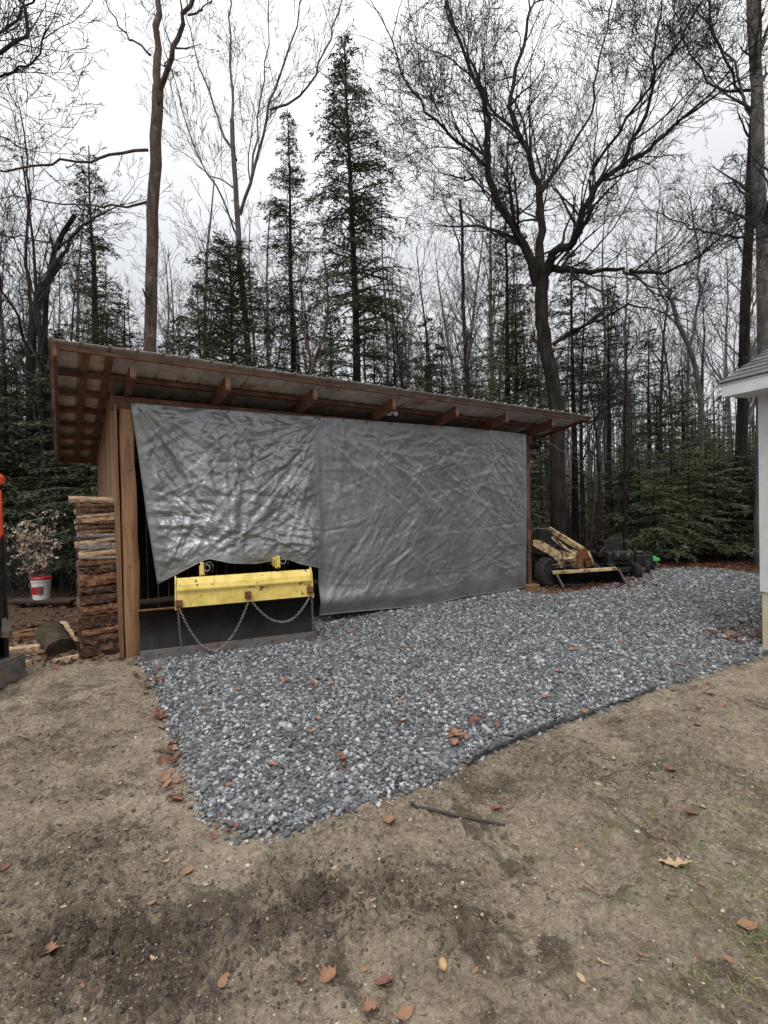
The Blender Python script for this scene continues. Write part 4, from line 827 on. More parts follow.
pts = [gnd(x, y, .012) for x, y in ((409,803),(418,809),(432,811),(450,815),(470,818),(490,822),(505,826))]
mb = MB(); mb.tube([p+A([0, 0, .004+.005*math.sin(i)]) for i, p in enumerate(pts)], [.007,.0085,.008,.009,.0085,.008,.006], 8); mb.tube([pts[1], pts[1]+A([-.03, .03, .02])], .004, 5); tag(obj('stick', mb, stickm, base=pts[3], smooth=True), 'bent black stick lying on the dirt just below the gravel', 'stick')
pts = [gnd(x, y, .01) for x, y in ((655,767),(662,770),(672,775))]
mb = MB(); mb.tube(pts, [.005, .006, .004], 6); tag(obj('stick', mb, stickm, base=pts[1], smooth=True), 'short dark twig on the dirt right of the black edging', 'stick')
g = gnd(443, 964, .014); mb = MB(); mb.lathe(g, [(.001, -.012), (.012, -.011), (.0165, -.003), (.016, .004), (.011, .011), (.001, .013)], 14, A([.9, .1, 0]), A([-.15, 1.35, 0])); tag(obj('pebble', mb, mat('tan_stone', [(.38,.24,.12), (.52,.36,.2)], 60, .6, .2, 200), base=g, smooth=True), 'smooth tan egg-shaped pebble on bare dirt near the bottom middle', 'pebble')
mudw = mat('wet_mud_print', [(.05,.042,.034), (.09,.075,.06)], 20, .3, .3, 50)
# ------------------------------------------------------------------ FALLEN LEAVES
def leaf_shape(kind):
    if kind == 'oval': half = [(0, 0), (.12, .16), (.3, .27), (.5, .29), (.7, .22), (.88, .1), (1, 0)]
    elif kind == 'maple': half = [(0, 0), (.06, .28), (.16, .22), (.2, .5), (.38, .34), (.48, .52), (.62, .26), (.74, .3), (.84, .1), (1, 0)]
    else: half = [(0, 0), (.1, .1), (.2, .22), (.3, .1), (.42, .26), (.54, .12), (.66, .24), (.78, .1), (.9, .12), (1, 0)]
    return half
def leaf_mesh(kind, size, curl, rng):
    half = leaf_shape(kind); mb = MB(); rows = []
    for x, w in half:
        r = []
        for k in range(-3, 4):
            y = w*k/3; z = curl*(y*y*2.2+.9*(x-.5)**2)+.05*rng.uniform(-1, 1)*(k != 0)+.02
            r.append(A([(x-.5), y*.9, z])*size)
        rows.append(r)
    mb.grid(A(rows)); m = len(half)
    mb.tube([A([-.5, 0, .25*curl+.02])*size, A([-.62, .02, .3*curl+.02])*size, A([-.78, .0, .25*curl])*size], [.0012, .001, .0008], 4)
    return mb
lrng = random.Random(3); protos = {}
for kd in ('oval', 'maple', 'oak'):
    for ci, mm in enumerate((leafa, leafb, leafc)):
        for v_ in range(2):
            mb = leaf_mesh(kd, 1., lrng.uniform(.25, .8), lrng); mb.flush(); me = mk_mesh('fallen_leaf', np.vstack(mb.V), [np.vstack(f) for f in mb.F.values()], True); me.materials.append(mm); protos[(kd, ci, v_)] = me
def leaf(px, py, size, kd, ci, rot, label, group=None, zoff=0.006, tilt=.25):
    g = gnd(px, py); s = float(sdf(g[0], g[1])); z = float(gz(g[0], g[1]))+zoff+(pad_h(s)+.02 if s > 0 else 0)
    o = bpy.data.objects.new('fallen_leaf', protos[(kd, ci, lrng.randint(0, 1))]); COL.objects.link(o); o.location = (g[0], g[1], z); size *= .74; o.scale = (size,)*3
    o.rotation_euler = (lrng.uniform(-tilt, tilt), lrng.uniform(-tilt, tilt), rot); tag(o, label, 'leaf', group)
for a in ((223,980,.085,'oval',0,1.6,'upright orange-brown oval leaf on the dirt at bottom left'),
          (329,982,.10,'maple',0,.9,'curled orange-brown leaf with a pale edge at bottom centre'),
          (386,986,.10,'oval',1,.1,'flat reddish oval leaf near the bottom centre edge'),
          (372,1014,.095,'maple',0,.6,'crumpled orange leaf at the very bottom edge, left of another'),
          (406,1017,.09,'oval',0,.5,'pale orange leaf at the very bottom edge, right of another'),
          (47,944,.12,'maple',0,.1,'bright orange lobed leaf lying by dark mud at lower left'),
          (150,911,.075,'oval',0,.6,'small orange leaf alone on dirt left of the wet clods'),
          (674,866,.20,'oak',2,-.35,'large pale tan leaf on the dirt at lower right'),
          (691,818,.12,'oval',1,-.1,'red-brown leaf on dirt between the edging and the tan leaf'),
          (190,872,.08,'maple',0,1.,'small tan-orange leaf on dirt below the gravel corner'),
          (8,868,.09,'oval',1,1.2,'red leaf at the left edge of the dirt'),
          (390,826,.11,'maple',0,1.5,'orange leaf standing on dirt just below the gravel edge'),
          (497,811,.11,'oval',1,.4,'dull red leaf beside the right end of the black stick'),
          (230,795,.07,'oval',0,.5,'bright orange leaf on the gravel near its lower left corner'),
          (313,741,.10,'oval',0,.2,'yellow-orange leaf lying on the gravel in mid yard'),
          (273,776,.10,'maple',0,-.3,'two-lobed orange leaf on the gravel above its lower tip'),
          (672,774,.09,'maple',1,.2,'small red leaf at the tip of the short dark twig'),
          (748,925,.12,'oval',0,.1,'orange leaf in the thin grass at lower right')):
    leaf(*a)
def cluster(px, py, sx, sy, n, label, group, cols=(0, 1), size=(.06, .11)):
    for _ in range(n):
        leaf(px+lrng.gauss(0, sx), py+lrng.gauss(0, sy), lrng.uniform(*size), lrng.choice(('oval', 'maple', 'oak')), lrng.choice(cols), lrng.uniform(0, 6.28), label, group, lrng.uniform(.006, .03), .6)
cluster(175, 790, 6, 14, 10, 'brown leaf in the drift beside the left gravel edge', 'leaves drifted along the left gravel edge')
cluster(500, 640, 110, 22, 30, 'lone small brown leaf scattered on the upper gravel', 'single leaves on the upper gravel', (0, 1, 1), (.05, .1))
cluster(162, 719, 5, 6, 20, 'brown leaf in the drift beside the left gravel edge', 'leaves drifted along the left gravel edge')
cluster(170, 760, 5, 8, 20, 'brown leaf in the drift beside the left gravel edge', 'leaves drifted along the left gravel edge')
cluster(150, 683, 7, 7, 20, 'tan-orange leaf at the upper left gravel corner by the shed post', 'leaves at the gravel corner by the shed post')
cluster(457, 744, 5, 4, 20, 'orange leaf in the clump on the gravel by the start of the edging', 'leaf clump by the edging', (0, 0, 1), (.06, .1))
cluster(478, 729, 6, 3, 8, 'red-brown leaf in the small clump above the black edging', 'leaf clump above the edging', (1,), (.05, .09))
cluster(344, 774, 4, 5, 8, 'dark red leaf in the clump on the gravel, lower middle', 'dark leaf clump in lower gravel', (1,), (.05, .09))
cluster(402, 733, 4, 3, 5, 'russet leaf in the clump in the middle of the gravel', 'leaf clump mid gravel', (1,), (.05, .09))
cluster(320, 694, 16, 4, 12, 'small russet leaf on the gravel in front of the tarps', 'leaves on gravel before the tarps', (0, 1), (.06, .1))
cluster(735, 628, 12, 7, 14, 'red-brown leaf on the gravel beside the house foundation', 'leaves by the house foundation', (0, 1), (.08, .14))
cluster(220, 833, 12, 3, 7, 'russet leaf caught at the bottom tip of the gravel', 'leaves at the gravel tip', (0, 1), (.04, .07))
for _ in range(90):
    leaf(lrng.uniform(170, 740), 600+130*lrng.random()**1.3, lrng.uniform(.06, .11), lrng.choice(('oval', 'maple')), lrng.choice((0, 0, 1)), lrng.uniform(0, 6.3), 'lone small brown leaf scattered on the upper gravel', 'single leaves on the upper gravel')
for _ in range(60):
    px, py = lrng.uniform(10, 740), lrng.uniform(700, 1000); g = gnd(px, py)
    if sdf(g[0], g[1]) < -.1: leaf(px, py, lrng.uniform(.03, .06), lrng.choice(('oval', 'oak')), lrng.choice((1, 0, 2)), lrng.uniform(0, 6.3), 'small dry leaf scrap scattered on the bare dirt', 'leaf scraps on the dirt', .003)
# ------------------------------------------------------------------ TREES
def rv(rng): return A([rng.gauss(0, 1), rng.gauss(0, 1), rng.gauss(0, 1)])
def grow_batch(mb, starts, lvl, maxl, g, P):
    if not len(starts): return
    st = A([np.r_[q[0], q[1], q[2], q[3]] for q in starts]); p, d, L, r = st[:, :3], nrm_rows(st[:, 3:6]), st[:, 6], st[:, 7]
    while True:
        k = len(L); n = (7, 6, 5, 4, 3)[min(lvl, 4)]; pts = np.empty((k, n+1, 3)); pts[:, 0] = p; dirs = np.empty((k, n, 3))
        for i in range(n):
            d = nrm_rows(d+g.normal(size=(k, 3))*P['wander']+UP*P['up']*(.6 if lvl > 1 else 1)); dirs[:, i] = d; pts[:, i+1] = pts[:, i]+d*(L/n)[:, None]
        t = np.linspace(0, 1, n+1); rads = np.maximum(r[:, None]*(1-t*.78), P['rmin'])
        for lo, hi, sd in ((.06, 9, 7), (.02, .06, 5), (0, .02, 3)):
            kk = (r > lo) & (r <= hi); mb.tubes(pts[kk], rads[kk], sd)
        if lvl >= maxl: return
        m = np.maximum(2, (L*P['dens'][min(lvl, len(P['dens'])-1)]).astype(int)); idx = np.repeat(np.arange(k), m); q = len(idx)
        tt = g.uniform(P['start'], 1, q)**.85; i = np.minimum(n-1, (tt*n).astype(int)); f = (tt*n-i)[:, None]; p = pts[idx, i]*(1-f)+pts[idx, i+1]*f; dd = dirs[idx, i]
        ax = nrm_rows(np.cross(dd, g.normal(size=(q, 3)))); an = g.uniform(*P['ang'], q)[:, None]; d = dd*np.cos(an)+ax*np.sin(an)
        r = np.maximum(P['rmin'], r[idx]*(1-tt*.72)*g.uniform(.45, .7, q)); L = L[idx]*g.uniform(*P['lr'], q)*(1.15-.5*tt); lvl += 1
PB = dict(wander=.13, up=.07, dens=(1.6, 2.2, 3.2, 4.5), start=.25, ang=(.45, 1.0), lr=(.38, .62), rmin=.0035, mainl=0)
def follow(main, starts, poly, r0, r1, rng, P, nchild, clen, jit=0, t0=.2, tip=True):
    """limb along an explicit 3D polyline, sprouting random side branches"""
    n = max(8, len(poly)*3); t = np.linspace(0, 1, n+1); pts = polyl(poly, t)
    for _ in range(2): q = pts.copy(); q[1:-1] = pts[:-2]*.25+pts[1:-1]*.5+pts[2:]*.25; pts = q
    pts[1:-1] += A([[rng.gauss(0, 1), rng.gauss(0, 1), rng.gauss(0, .5)] for _ in range(n-1)])*jit
    rad = r0+(r1-r0)*t**.75
    main.tube(pts, rad, 10 if r0 > .08 else 6, False)
    for _ in range(nchild):
        tt = rng.uniform(t0, 1); i = min(n-1, int(tt*n)); dd = nrm(pts[i+1]-pts[i]); ax = nrm(np.cross(dd, rv(rng))); an = rng.uniform(*P['ang'])
        starts.append((pts[i], dd*math.cos(an)+ax*math.sin(an)+UP*.15, clen*rng.uniform(.5, 1.15)*(1.15-.5*tt), max(.004, rad[i]*rng.uniform(.3, .55))))
    if tip:
        for _ in range(3): starts.append((pts[-1], nrm(pts[-1]-pts[-2])+rv(rng)*.22, clen*rng.uniform(.6, 1.), r1*.85))
def hero(name, base_px, Y, limbs, label, tm, cm, seed, P=None, maxl=4, clen=1.6, cat='tree', thin=.8, more=1.5):
    """limbs: (pixel polyline with depth offset, radius px start, end, children)"""
    rng = random.Random(seed); g = np.random.default_rng(seed); b = at(base_px, 520, Y); b[2] = float(gz(b[0], b[1])); root = thing(name, b, label, cat); tr, cr = MB(), MB(); starts = []
    for pl, ra, rb, nc, *rest in limbs:
        poly = [at(x, y, Y+dy) for x, y, dy in pl]; isr = bool(rest and rest[0] == 'root')
        if isr: poly = [A([poly[0][0], poly[0][1], b[2]-.2])]+poly
        k = 1 if isr else thin
        follow(tr, starts, poly, ra*k*Y/FPX, rb*k*Y/FPX, rng, P, int(nc*more), clen*(rest[1] if len(rest) > 1 else 1), jit=(.012 if isr else .034), t0=.45 if isr else .15, tip=not isr)
    grow_batch(cr, starts, 1, maxl, g, P)
    obj('trunk', tr, tm, root, smooth=True); obj('crown', cr, cm, root); return root
PH = dict(PB, up=.06, wander=.13, dens=(2, 3.3, 5, 8), lr=(.42, .68), rmin=.0042)
# 1 brown two-forked trunk behind the left roof
hero('bare_tree', 150, 9.5, [([(149,360,0),(151,300,0),(152,230,0),(155,160,0),(158,100,0),(158,88,0)], 6.4, 5.2, 5, 'root', .5),
    ([(158,90,0),(155,50,.1),(157,0,.2),(160,-60,.3),(160,-140,.4)], 5, 2, 7), ([(159,92,0),(168,68,-.2),(178,40,-.3),(190,5,-.4),(202,-50,-.5),(215,-120,-.7)], 3.6, 1.3, 9),
    ([(148,150,0),(110,156,-.3),(60,162,-.8),(0,169,-1.3),(-60,172,-1.7)], 1.8, .8, 5, '', .5), ([(150,55,0),(128,38,.3),(108,8,.5),(95,-20,.6)], 1.6, .6, 4, '', .6), ([(147,202,0),(120,207,.3),(80,205,.8),(30,197,1.2),(-20,196,1.6)], 1.6, .6, 5, '', .6),
    ([(188,15,-.4),(200,10,-.5),(212,0,-.7)], 1.4, .6, 3, '', .6), ([(160,70,0),(163,62,-.1),(176,60,-.3)], .9, .5, 2, '', .5)],
    'tall brown two-forked bare trunk rising behind the left end of the shed roof', bark_b, twig_d, 1, PH, 4, .9)
# 2 many-stemmed bare tree
hero('bare_tree', 250, 13, [([(250,380,0),(246,320,0),(240,270,0),(238,215,0),(234,160,0),(232,120,0)], 4.5, 2.2, 4, 'root', .6),
    ([(232,122,0),(230,70,.4),(231,20,.6),(228,-60,.8)], 2, .6, 10), ([(236,160,0),(218,120,.5),(200,70,.8),(188,20,1),(180,-30,1)], 2, .5, 10), ([(240,215,0),(258,150,-.4),(275,90,-.6),(298,30,-.8),(305,-30,-1)], 2.3, .6, 12),
    ([(270,110,-.5),(300,100,-.8),(322,60,-1),(342,0,-1.2),(350,-50,-1.2)], 1.6, .5, 9), ([(240,240,0),(212,180,-.5),(190,140,-.8),(175,80,-1)], 1.5, .5, 8), ([(252,175,-.3),(266,60,.5),(268,0,.7),(272,-60,.8)], 1.4, .5, 8), ([(236,190,0),(205,172,.6),(180,150,1)], 1.1, .4, 5)],
    'grey many-stemmed bare tree fanning up left of the tall hemlock', bark_g, twig_g, 2, dict(PH, up=.1, ang=(.3, .75)), 4, 1.7)
# 3 big spreading dark tree
big = [([(557,440,0),(556,400,0),(551,370,0),(545,340,0),(541,310,0),(542,285,0),(541,270,0)], 8.0, 6.2, 2, 'root', .5),
    ([(538,285,0),(522,240,-.2),(497,200,-.5),(487,175,-.7),(490,135,-.8),(486,100,-.9),(470,70,-1),(455,30,-1.2)], 6.5, 1.5, 14),
    ([(541,275,0),(542,235,.3),(540,190,.4),(528,150,.5),(515,125,.6),(508,98,.7),(520,60,.8),(530,10,.9)], 6, 1.6, 14),
    ([(545,275,0),(552,250,-.3),(575,245,-.5),(580,215,-.7),(600,178,-.9),(625,165,-1.1),(648,150,-1.3),(680,120,-1.6)], 6, 1.6, 14),
    ([(553,268,0),(590,272,-.5),(622,268,-.9),(640,280,-1.2)], 4.5, 1.2, 7), ([(590,180,-.8),(590,215,-.6),(575,240,-.5)], 1.4, 2.2, 2),
    ([(620,168,-1),(645,120,-1.2),(655,60,-1.3),(662,0,-1.4)], 2.6, .8, 13), ([(630,270,-1),(655,275,-1.4),(690,262,-1.9),(722,238,-2.2)], 2.3, .7, 9), ([(490,170,-.7),(470,150,-1.3),(430,120,-1.8),(405,80,-2.1),(392,40,-2.3)], 2.4, .7, 13),
    ([(475,180,-.9),(455,178,-1.2),(440,172,-1.4)], 1.3, .5, 4), ([(540,190,.4),(560,165,.8),(590,120,1.1),(600,60,1.3),(612,0,1.5)], 2.6, .8, 13), ([(514,130,.6),(490,110,.9),(470,60,1.2),(450,0,1.4)], 2.2, .7, 11),
    ([(570,330,-.1),(600,320,-.6),(625,305,-1),(650,308,-1.4),(668,315,-1.6)], 2, .6, 5, '', .6), ([(553,345,0),(575,330,-.1),(585,325,-.3)], 2.6, 2, 1, '', .5), ([(590,175,-.9),(640,95,-1.8),(680,40,-2.3),(710,-10,-2.6)], 2, .7, 12), ([(525,250,-.2),(500,235,.6),(470,215,1.2),(450,205,1.6)], 1.8, .5, 7)]
hero('bare_tree', 553, 11.5, big, 'large dark spreading bare tree with crooked limbs behind the right of the shed', bark_d, twig_d, 3, dict(PH, wander=.17, up=.07, dens=(2.2, 3.6, 5.5, 8)), 4, 2.05, more=1.8)
# 4 tall right trunks
hero('bare_tree', 738, 12, [([(739,540,0),(741,450,0),(744,330,0),(749,230,0),(752,140,0),(757,60,0),(760,-80,0)], 6, 3, 9, 'root', 1.1), ([(748,240,0),(720,235,-.6),(690,228,-1.1),(650,210,-1.4)], 1.8, .5, 9), ([(754,120,0),(730,70,-.5),(712,20,-.7),(700,-40,-.8)], 2, .6, 11), ([(754,90,0),(716,92,.5),(690,60,.7),(672,0,.8)], 1.8, .5, 10)],
    'tall straight grey trunk left of its thicker neighbour near the house eave', bark_d, twig_d, 4, PH, 4, 1.5)
hero('bare_tree', 764, 11, [([(764,560,0),(765,450,0),(766,330,0),(760,200,0),(757,100,0),(752,0,0),(750,-120,0)], 9, 4, 8, 'root', 1.2), ([(758,130,0),(735,60,.4),(700,20,.8),(680,-20,1)], 2.2, .7, 11), ([(756,60,0),(775,10,-.4),(790,-50,-.6)], 2, .7, 6)],
    'thick rough grey trunk directly behind the house eave', bark_g, twig_d, 5, PH, 4, 1.5)
# 5 left foreground branches: tree standing off the left edge
hero('bare_tree', -75, 7.5, [([(-75,600,0),(-72,300,0),(-66,120,0),(-60,-20,0)], 14, 7, 3, 'root', 1), ([(-66,130,0),(-30,80,.2),(0,52,.3),(25,38,.4),(28,12,.5),(18,-20,.6)], 4, 1.6, 14), ([(-40,90,.2),(10,72,-.2),(38,60,-.4),(42,40,-.5)], 2, .9, 10), ([(-62,40,0),(0,40,.6),(40,-10,.8)], 3, 1, 12), ([(-68,180,0),(-20,130,.3),(10,140,.6),(30,150,.8)], 2, .7, 9), ([(-68,250,0),(-20,232,-.3),(20,238,-.5),(60,245,-.6)], 1.6, .6, 8)],
    'bare tree off the left edge reaching crooked branches into the top left corner', bark_d, twig_d, 6, dict(PH, wander=.17), 4, 1.25)
# 6 leaning multi-stem on left behind the conifers
hero('bare_tree', 28, 11, [([(30,500,0),(32,400,0),(30,330,0),(38,290,0),(60,260,0)], 6.5, 3.5, 4, 'root', .6), ([(45,500,.5),(46,400,.5),(44,300,.4),(55,240,.2),(75,215,0)], 4.5, 2.2, 8, 'root', .6), ([(58,262,0),(70,240,.2),(95,215,.5),(120,205,.8)], 2.8, .7, 10), ([(34,320,0),(22,240,0),(30,170,.3),(20,110,.5)], 2.4, .7, 10), ([(30,350,0),(8,300,-.4),(-10,240,-.6)], 2, .7, 6)],
    'dark twin-stemmed bare tree leaning right at the left edge of the woods', bark_d, twig_d, 8, PH, 4, 1.3)
# 7 pale crooked birch-like by the right woods and one behind the centre roof
hero('bare_tree', 702, 13.5, [([(703,540,0),(702,440,0),(700,390,0),(690,345,0),(675,320,0),(672,300,0)], 3.6, 2, 4, 'root', .6), ([(690,345,0),(700,300,.3),(700,250,.4),(690,200,.5)], 2, .7, 10), ([(672,300,0),(660,275,0),(650,270,0),(645,260,-.2)], 1.8, .6, 7), ([(675,322,0),(660,290,.5),(655,240,.6),(660,190,.6)], 1.5, .5, 9)],
    'pale grey bare tree with lichen bark in the gap left of the house eave', bark_g, twig_g, 9, PH, 4, 1.4)
hero('bare_tree', 310, 12, [([(308,400,0),(310,365,0),(318,348,0),(329,330,0),(328,290,.2),(324,260,.3)], 3, 1, 9, 'root', .7), ([(312,362,0),(304,340,0),(300,300,-.2),(308,262,-.3)], 2, .7, 8)],
    'small crooked brown sapling between the two hemlocks above the roof', bark_b, twig_d, 10, PH, 4, .9)
hero('bare_tree', 455, 12.5, [([(470,420,0),(466,360,0),(462,300,0),(463,240,0),(460,200,0)], 3.4, 1.3, 14, 'root', 1), ([(463,260,0),(452,220,.2),(440,190,.4)], 1.2, .5, 5)],
    'slim bare trunk just left of the large dark spreading tree', bark_d, twig_g, 12, PH, 4, 1.3)
print('heroes done'); print(round(time.time()-_t0, 1))
# ---- conifers
def conifer(H, r, seed, base=.3, wid=1.3, nbr=120, prof=None, droop=.28, leaf=.07, sparse=0., lower=0):
    rng = np.random.default_rng(seed); tr, cr = MB(), MB(); n = 9; tz = np.linspace(0, H, n)
    px = np.cumsum(rng.normal(size=n))*.02*H/10; py = np.cumsum(rng.normal(size=n))*.02*H/10; px -= px[0]; py -= py[0]
    tr.tube(np.stack([px, py, tz-.1], -1), r*(1-tz/H*.93)+.004, 8, False)
    C, D, N, Lf = [], [], [], []
    NS = []
    def needles(p0, d, L, sw): NS.append(np.r_[p0, d, L])
    for k in range(nbr):
        f = rng.uniform(0, 1)**.9; h = H*(base+(1-base)*f); 
        w = wid*((1-f)**.75*.95+.05) if prof is None else wid*prof(f)
        w *= rng.uniform(.45, 1.15)
        if rng.random() < sparse*(1-f): continue
        az = rng.uniform(0, 2*math.pi); d = A([math.cos(az), math.sin(az), .12+.5*f*f]); d = nrm(d); q = A([np.interp(h, tz, px), np.interp(h, tz, py), h])
        nseg = 6; pts = [q]; dd = d.copy()
        for i in range(nseg): dd = nrm(dd-UP*droop*(i+1)/nseg*.55+rng.normal(size=3)*.05); pts.append(pts[-1]+dd*w/nseg)
        pts = A(pts); cr.tube(pts, np.linspace(.018*w+.003, .002, nseg+1), 3, False)
        cl = rng.uniform(.4, 1.) # needle cover of this branch
        ns = max(3, int(w/.085))
        for j in range(ns):
            t = rng.uniform(.12, 1)
            if rng.random() > cl+.35: continue
            i = min(nseg-1, int(t*nseg)); p = pts[i]+(pts[i+1]-pts[i])*(t*nseg-i); bd = nrm(pts[i+1]-pts[i]); sd = nrm(np.cross(bd, UP)); sg = rng.choice([-1, 1])
            td = nrm(bd*rng.uniform(.3, .9)+sd*sg*rng.uniform(.5, 1)+UP*rng.uniform(-.25, .12)); L = (w*(1.05-t)*.42+.1)*rng.uniform(.5, 1.2)
            needles(p, td, L, sg)
        needles(pts[nseg//2], nrm(pts[-1]-pts[nseg//2]), w*.5, 1)
    for k in range(lower):
        h = H*base*rng.uniform(.25, 1); az = rng.uniform(0, 6.28); w = rng.uniform(.3, .8)*wid*.7; q = A([np.interp(h, tz, px), np.interp(h, tz, py), h]); d = A([math.cos(az), math.sin(az), .05])
        cr.tube([q, q+d*w*.5, q+d*w-UP*.15*w], [.008, .005, .002], 3, False)
    NS = A(NS); m = np.maximum(3, (NS[:, 6]/(leaf*.30)).astype(int)); ix = np.repeat(np.arange(len(NS)), m); q = len(ix); t = rng.uniform(0, 1, (q, 1)); d = NS[ix, 3:6]; L = NS[ix, 6:7]
    P = NS[ix, :3]+d*L*t-UP*(t**2)*L*.22+rng.normal(size=(q, 3))*.012; sdv = nrm_rows(np.cross(d, UP)+1e-6)
    dd = nrm_rows(d*.85+sdv*rng.choice([-1, 1], (q, 1))*rng.uniform(.2, 1, (q, 1))+rng.normal(size=(q, 3))*.22-UP*.12); Lf = leaf*rng.uniform(.6, 1.5, q)
    cr.leaves(P+dd*leaf*.4, dd, nrm_rows(rng.normal(size=(q, 3))*.45+UP), Lf, Lf*.26)
    return tr, cr
def conif_thing(name, loc, label, group, args, mt=hem, tm=bark_d, rot=0):
    root = thing(name, loc, label, 'tree', group); tr, cr = conifer(**args)
    # local meshes: build around the origin under the root
    for nm, m_, ma in (('trunk', tr, tm), ('crown', cr, mt)):
        m_.flush(); me = mk_mesh(nm, np.vstack(m_.V), [np.vstack(f) for f in m_.F.values()], nm == 'trunk'); me.materials.append(ma); o = bpy.data.objects.new(nm, me); COL.objects.link(o); o.parent = root
    root.rotation_euler = (0, 0, rot); return root
def base_at(px, Y): p = at(px, 500, Y); return A([p[0], p[1], float(gz(p[0], p[1]))])
def hgt(px, py, Y): return at(px, py, Y)[2]
conif_thing('hemlock_tree', base_at(358, 13), 'tall dark hemlock with a pointed top standing above the middle of the roof', None,
    dict(H=hgt(350, 32, 13), r=.16, seed=21, base=.28, wid=2.5, nbr=400, droop=.4, prof=lambda f: (1-f)**.8*(.5+.5*min(1, f*3))+.04, lower=30, sparse=.5, leaf=.08), rot=.4)
conif_thing('hemlock_tree', base_at(298, 14), 'narrower hemlock just left of the tallest one above the roof', None,
    dict(H=hgt(290, 112, 14), r=.13, seed=22, base=.25, wid=1.9, nbr=300, droop=.38, lower=30, sparse=.35, leaf=.08))
conif_thing('hemlock_tree', base_at(238, 12.5), 'bushy broad evergreen low above the left half of the roof', None,
    dict(H=hgt(238, 243, 12.5), r=.1, seed=23, base=.2, wid=2.3, nbr=340, prof=lambda f: (1-f)**.45*.95+.05, leaf=.08))
conif_thing('hemlock_tree', base_at(100, 13), 'scraggly thin-topped evergreen left of the brown forked trunk', None,
    dict(H=hgt(92, 140, 13), r=.12, seed=24, base=.3, wid=1.6, nbr=170, sparse=.3, lower=20, leaf=.08, prof=lambda f: (1-f)**.8+.06))
conif_thing('hemlock_tree', base_at(512, 13.2), 'ragged evergreen showing through the limbs of the large spreading tree', None,
    dict(H=hgt(508, 170, 13.2), r=.12, seed=25, base=.25, wid=1.5, nbr=170, sparse=.3, lower=20, leaf=.085))
# templates
tp = []
TA = [dict(H=4.2, r=.05, seed=31, base=.1, wid=1.35, nbr=150, leaf=.07), dict(H=3.6, r=.045, seed=32, base=.08, wid=1.3, nbr=130, leaf=.07, prof=lambda f: (1-f)**.55*.95+.06),
      dict(H=7.5, r=.09, seed=33, base=.15, wid=1.7, nbr=200, leaf=.085, sparse=.2), dict(H=10.5, r=.12, seed=34, base=.25, wid=1.7, nbr=200, leaf=.09, sparse=.4, lower=20), dict(H=6., r=.07, seed=35, base=.12, wid=1.6, nbr=170, leaf=.08), dict(H=8.5, r=.09, seed=36, base=.45, wid=1.5, nbr=150, leaf=.09, sparse=.3, lower=30)]
def copyplace(tmpl, first, px, Y, h, H0, label, group, rng, wide=1.):
    p = base_at(px, Y); s = h/H0
    if first[0] is None: first[0] = tmpl()
    if not first[1]:
        o = first[0]; first[1] = True; o.location = p; o.rotation_euler = (0, 0, rng.uniform(0, 6.28)); o.scale = (s*wide, s*wide, s); o['label'] = label; o['group'] = group; return o
    return dup(first[0], p, rng.uniform(0, 6.28), (s*wide, s*wide, s), label, group)
firsts = [[None, False] for _ in TA]
def tmk(i): return lambda: conif_thing('hemlock_tree' if i >= 2 else 'young_hemlock', (0, 0, 0), 'x', 'x', TA[i], hem2 if i < 2 else hem)
rng = random.Random(77)
def put(i, px, Y, h, label, group, wide=1.): return copyplace(tmk(i), firsts[i], px, Y, h, TA[i]['H'], label, group, rng, wide)
# right-hand band of young hemlocks
for px, Y, py in ((612,13.3,462),(640,12.6,430),(655,11.8,452),(672,12.4,432),(688,11.8,442),(705,12.8,415),(715,11.9,440),(733,12.4,428),(750,12.2,440),(770,11.9,430),(790,12.5,420),(812,12,430)):
    put(rng.choice((0, 1)), px, Y, hgt(px, py, Y), 'young green hemlock in the front row of the woods right of the shed', 'front row of young hemlocks at right', 1.15)
for px in range(630, 850, 24):
    Y = rng.uniform(13.5, 17); py = rng.uniform(395, 440); put(rng.choice((0, 1, 4)), px+rng.uniform(-8, 8), Y, hgt(px, py, Y), 'hemlock in the second row behind the young hemlocks at right', 'second row of hemlocks at right', 1.2)
# mid conifers behind the roof's right part
for px, Y, py, i in ((428,13,318,4),(446,12.5,345,4),(470,14,330,2),(520,14.5,285,2),(575,15,250,3),(610,15,290,2),(500,12.3,365,0),(650,17,330,2)):
    put(5 if px > 540 else i, px, Y, hgt(px, py, Y), 'dark hemlock in the thicket behind the right end of the shed', 'hemlock thicket behind the right end of the shed', 1.15)
for px, Y, py, i in ((378,15,325,2),(335,15.5,310,2),(205,14.5,285,2),(182,16,320,4),(398,16,300,2)):
    put(i, px, Y, hgt(px, py, Y), 'hemlock showing low above the left and middle of the shed roof', 'hemlocks above the left and middle roof', 1.05)
# left band
for px, Y, py, i in ((10,10.9,335,4),(-25,10,280,2),(60,10.5,330,4),(85,9.8,350,4),(38,12,290,2),(110,11,310,4),(128,12.5,300,2),(-60,11,260,2),(100,14,240,3),(48,10.8,420,1),(90,10.4,430,0),(10,10.6,430,1),(72,11.5,400,1),(110,9.6,420,0)):
    put(i, px, Y, hgt(px, py, Y), 'dark hemlock crowded in the woods left of the shed', 'hemlocks crowded left of the shed', 1.2)
# back rows all across
for px in list(range(-60, 200, 26))+list(range(400, 540, 34))+list(range(640, 860, 36)):
    Y = rng.uniform(17, 26); i = rng.choice((2, 3, 4, 2)); h = rng.uniform(5, 8.5) if px < 620 else rng.uniform(3.8, 6.5)
    put(i, px+rng.uniform(-10, 10), Y, h, 'distant hemlock deep in the woods behind the nearer trees', 'distant hemlocks deep in the woods', 1.3)
print('conifers done'); print(round(time.time()-_t0, 1))
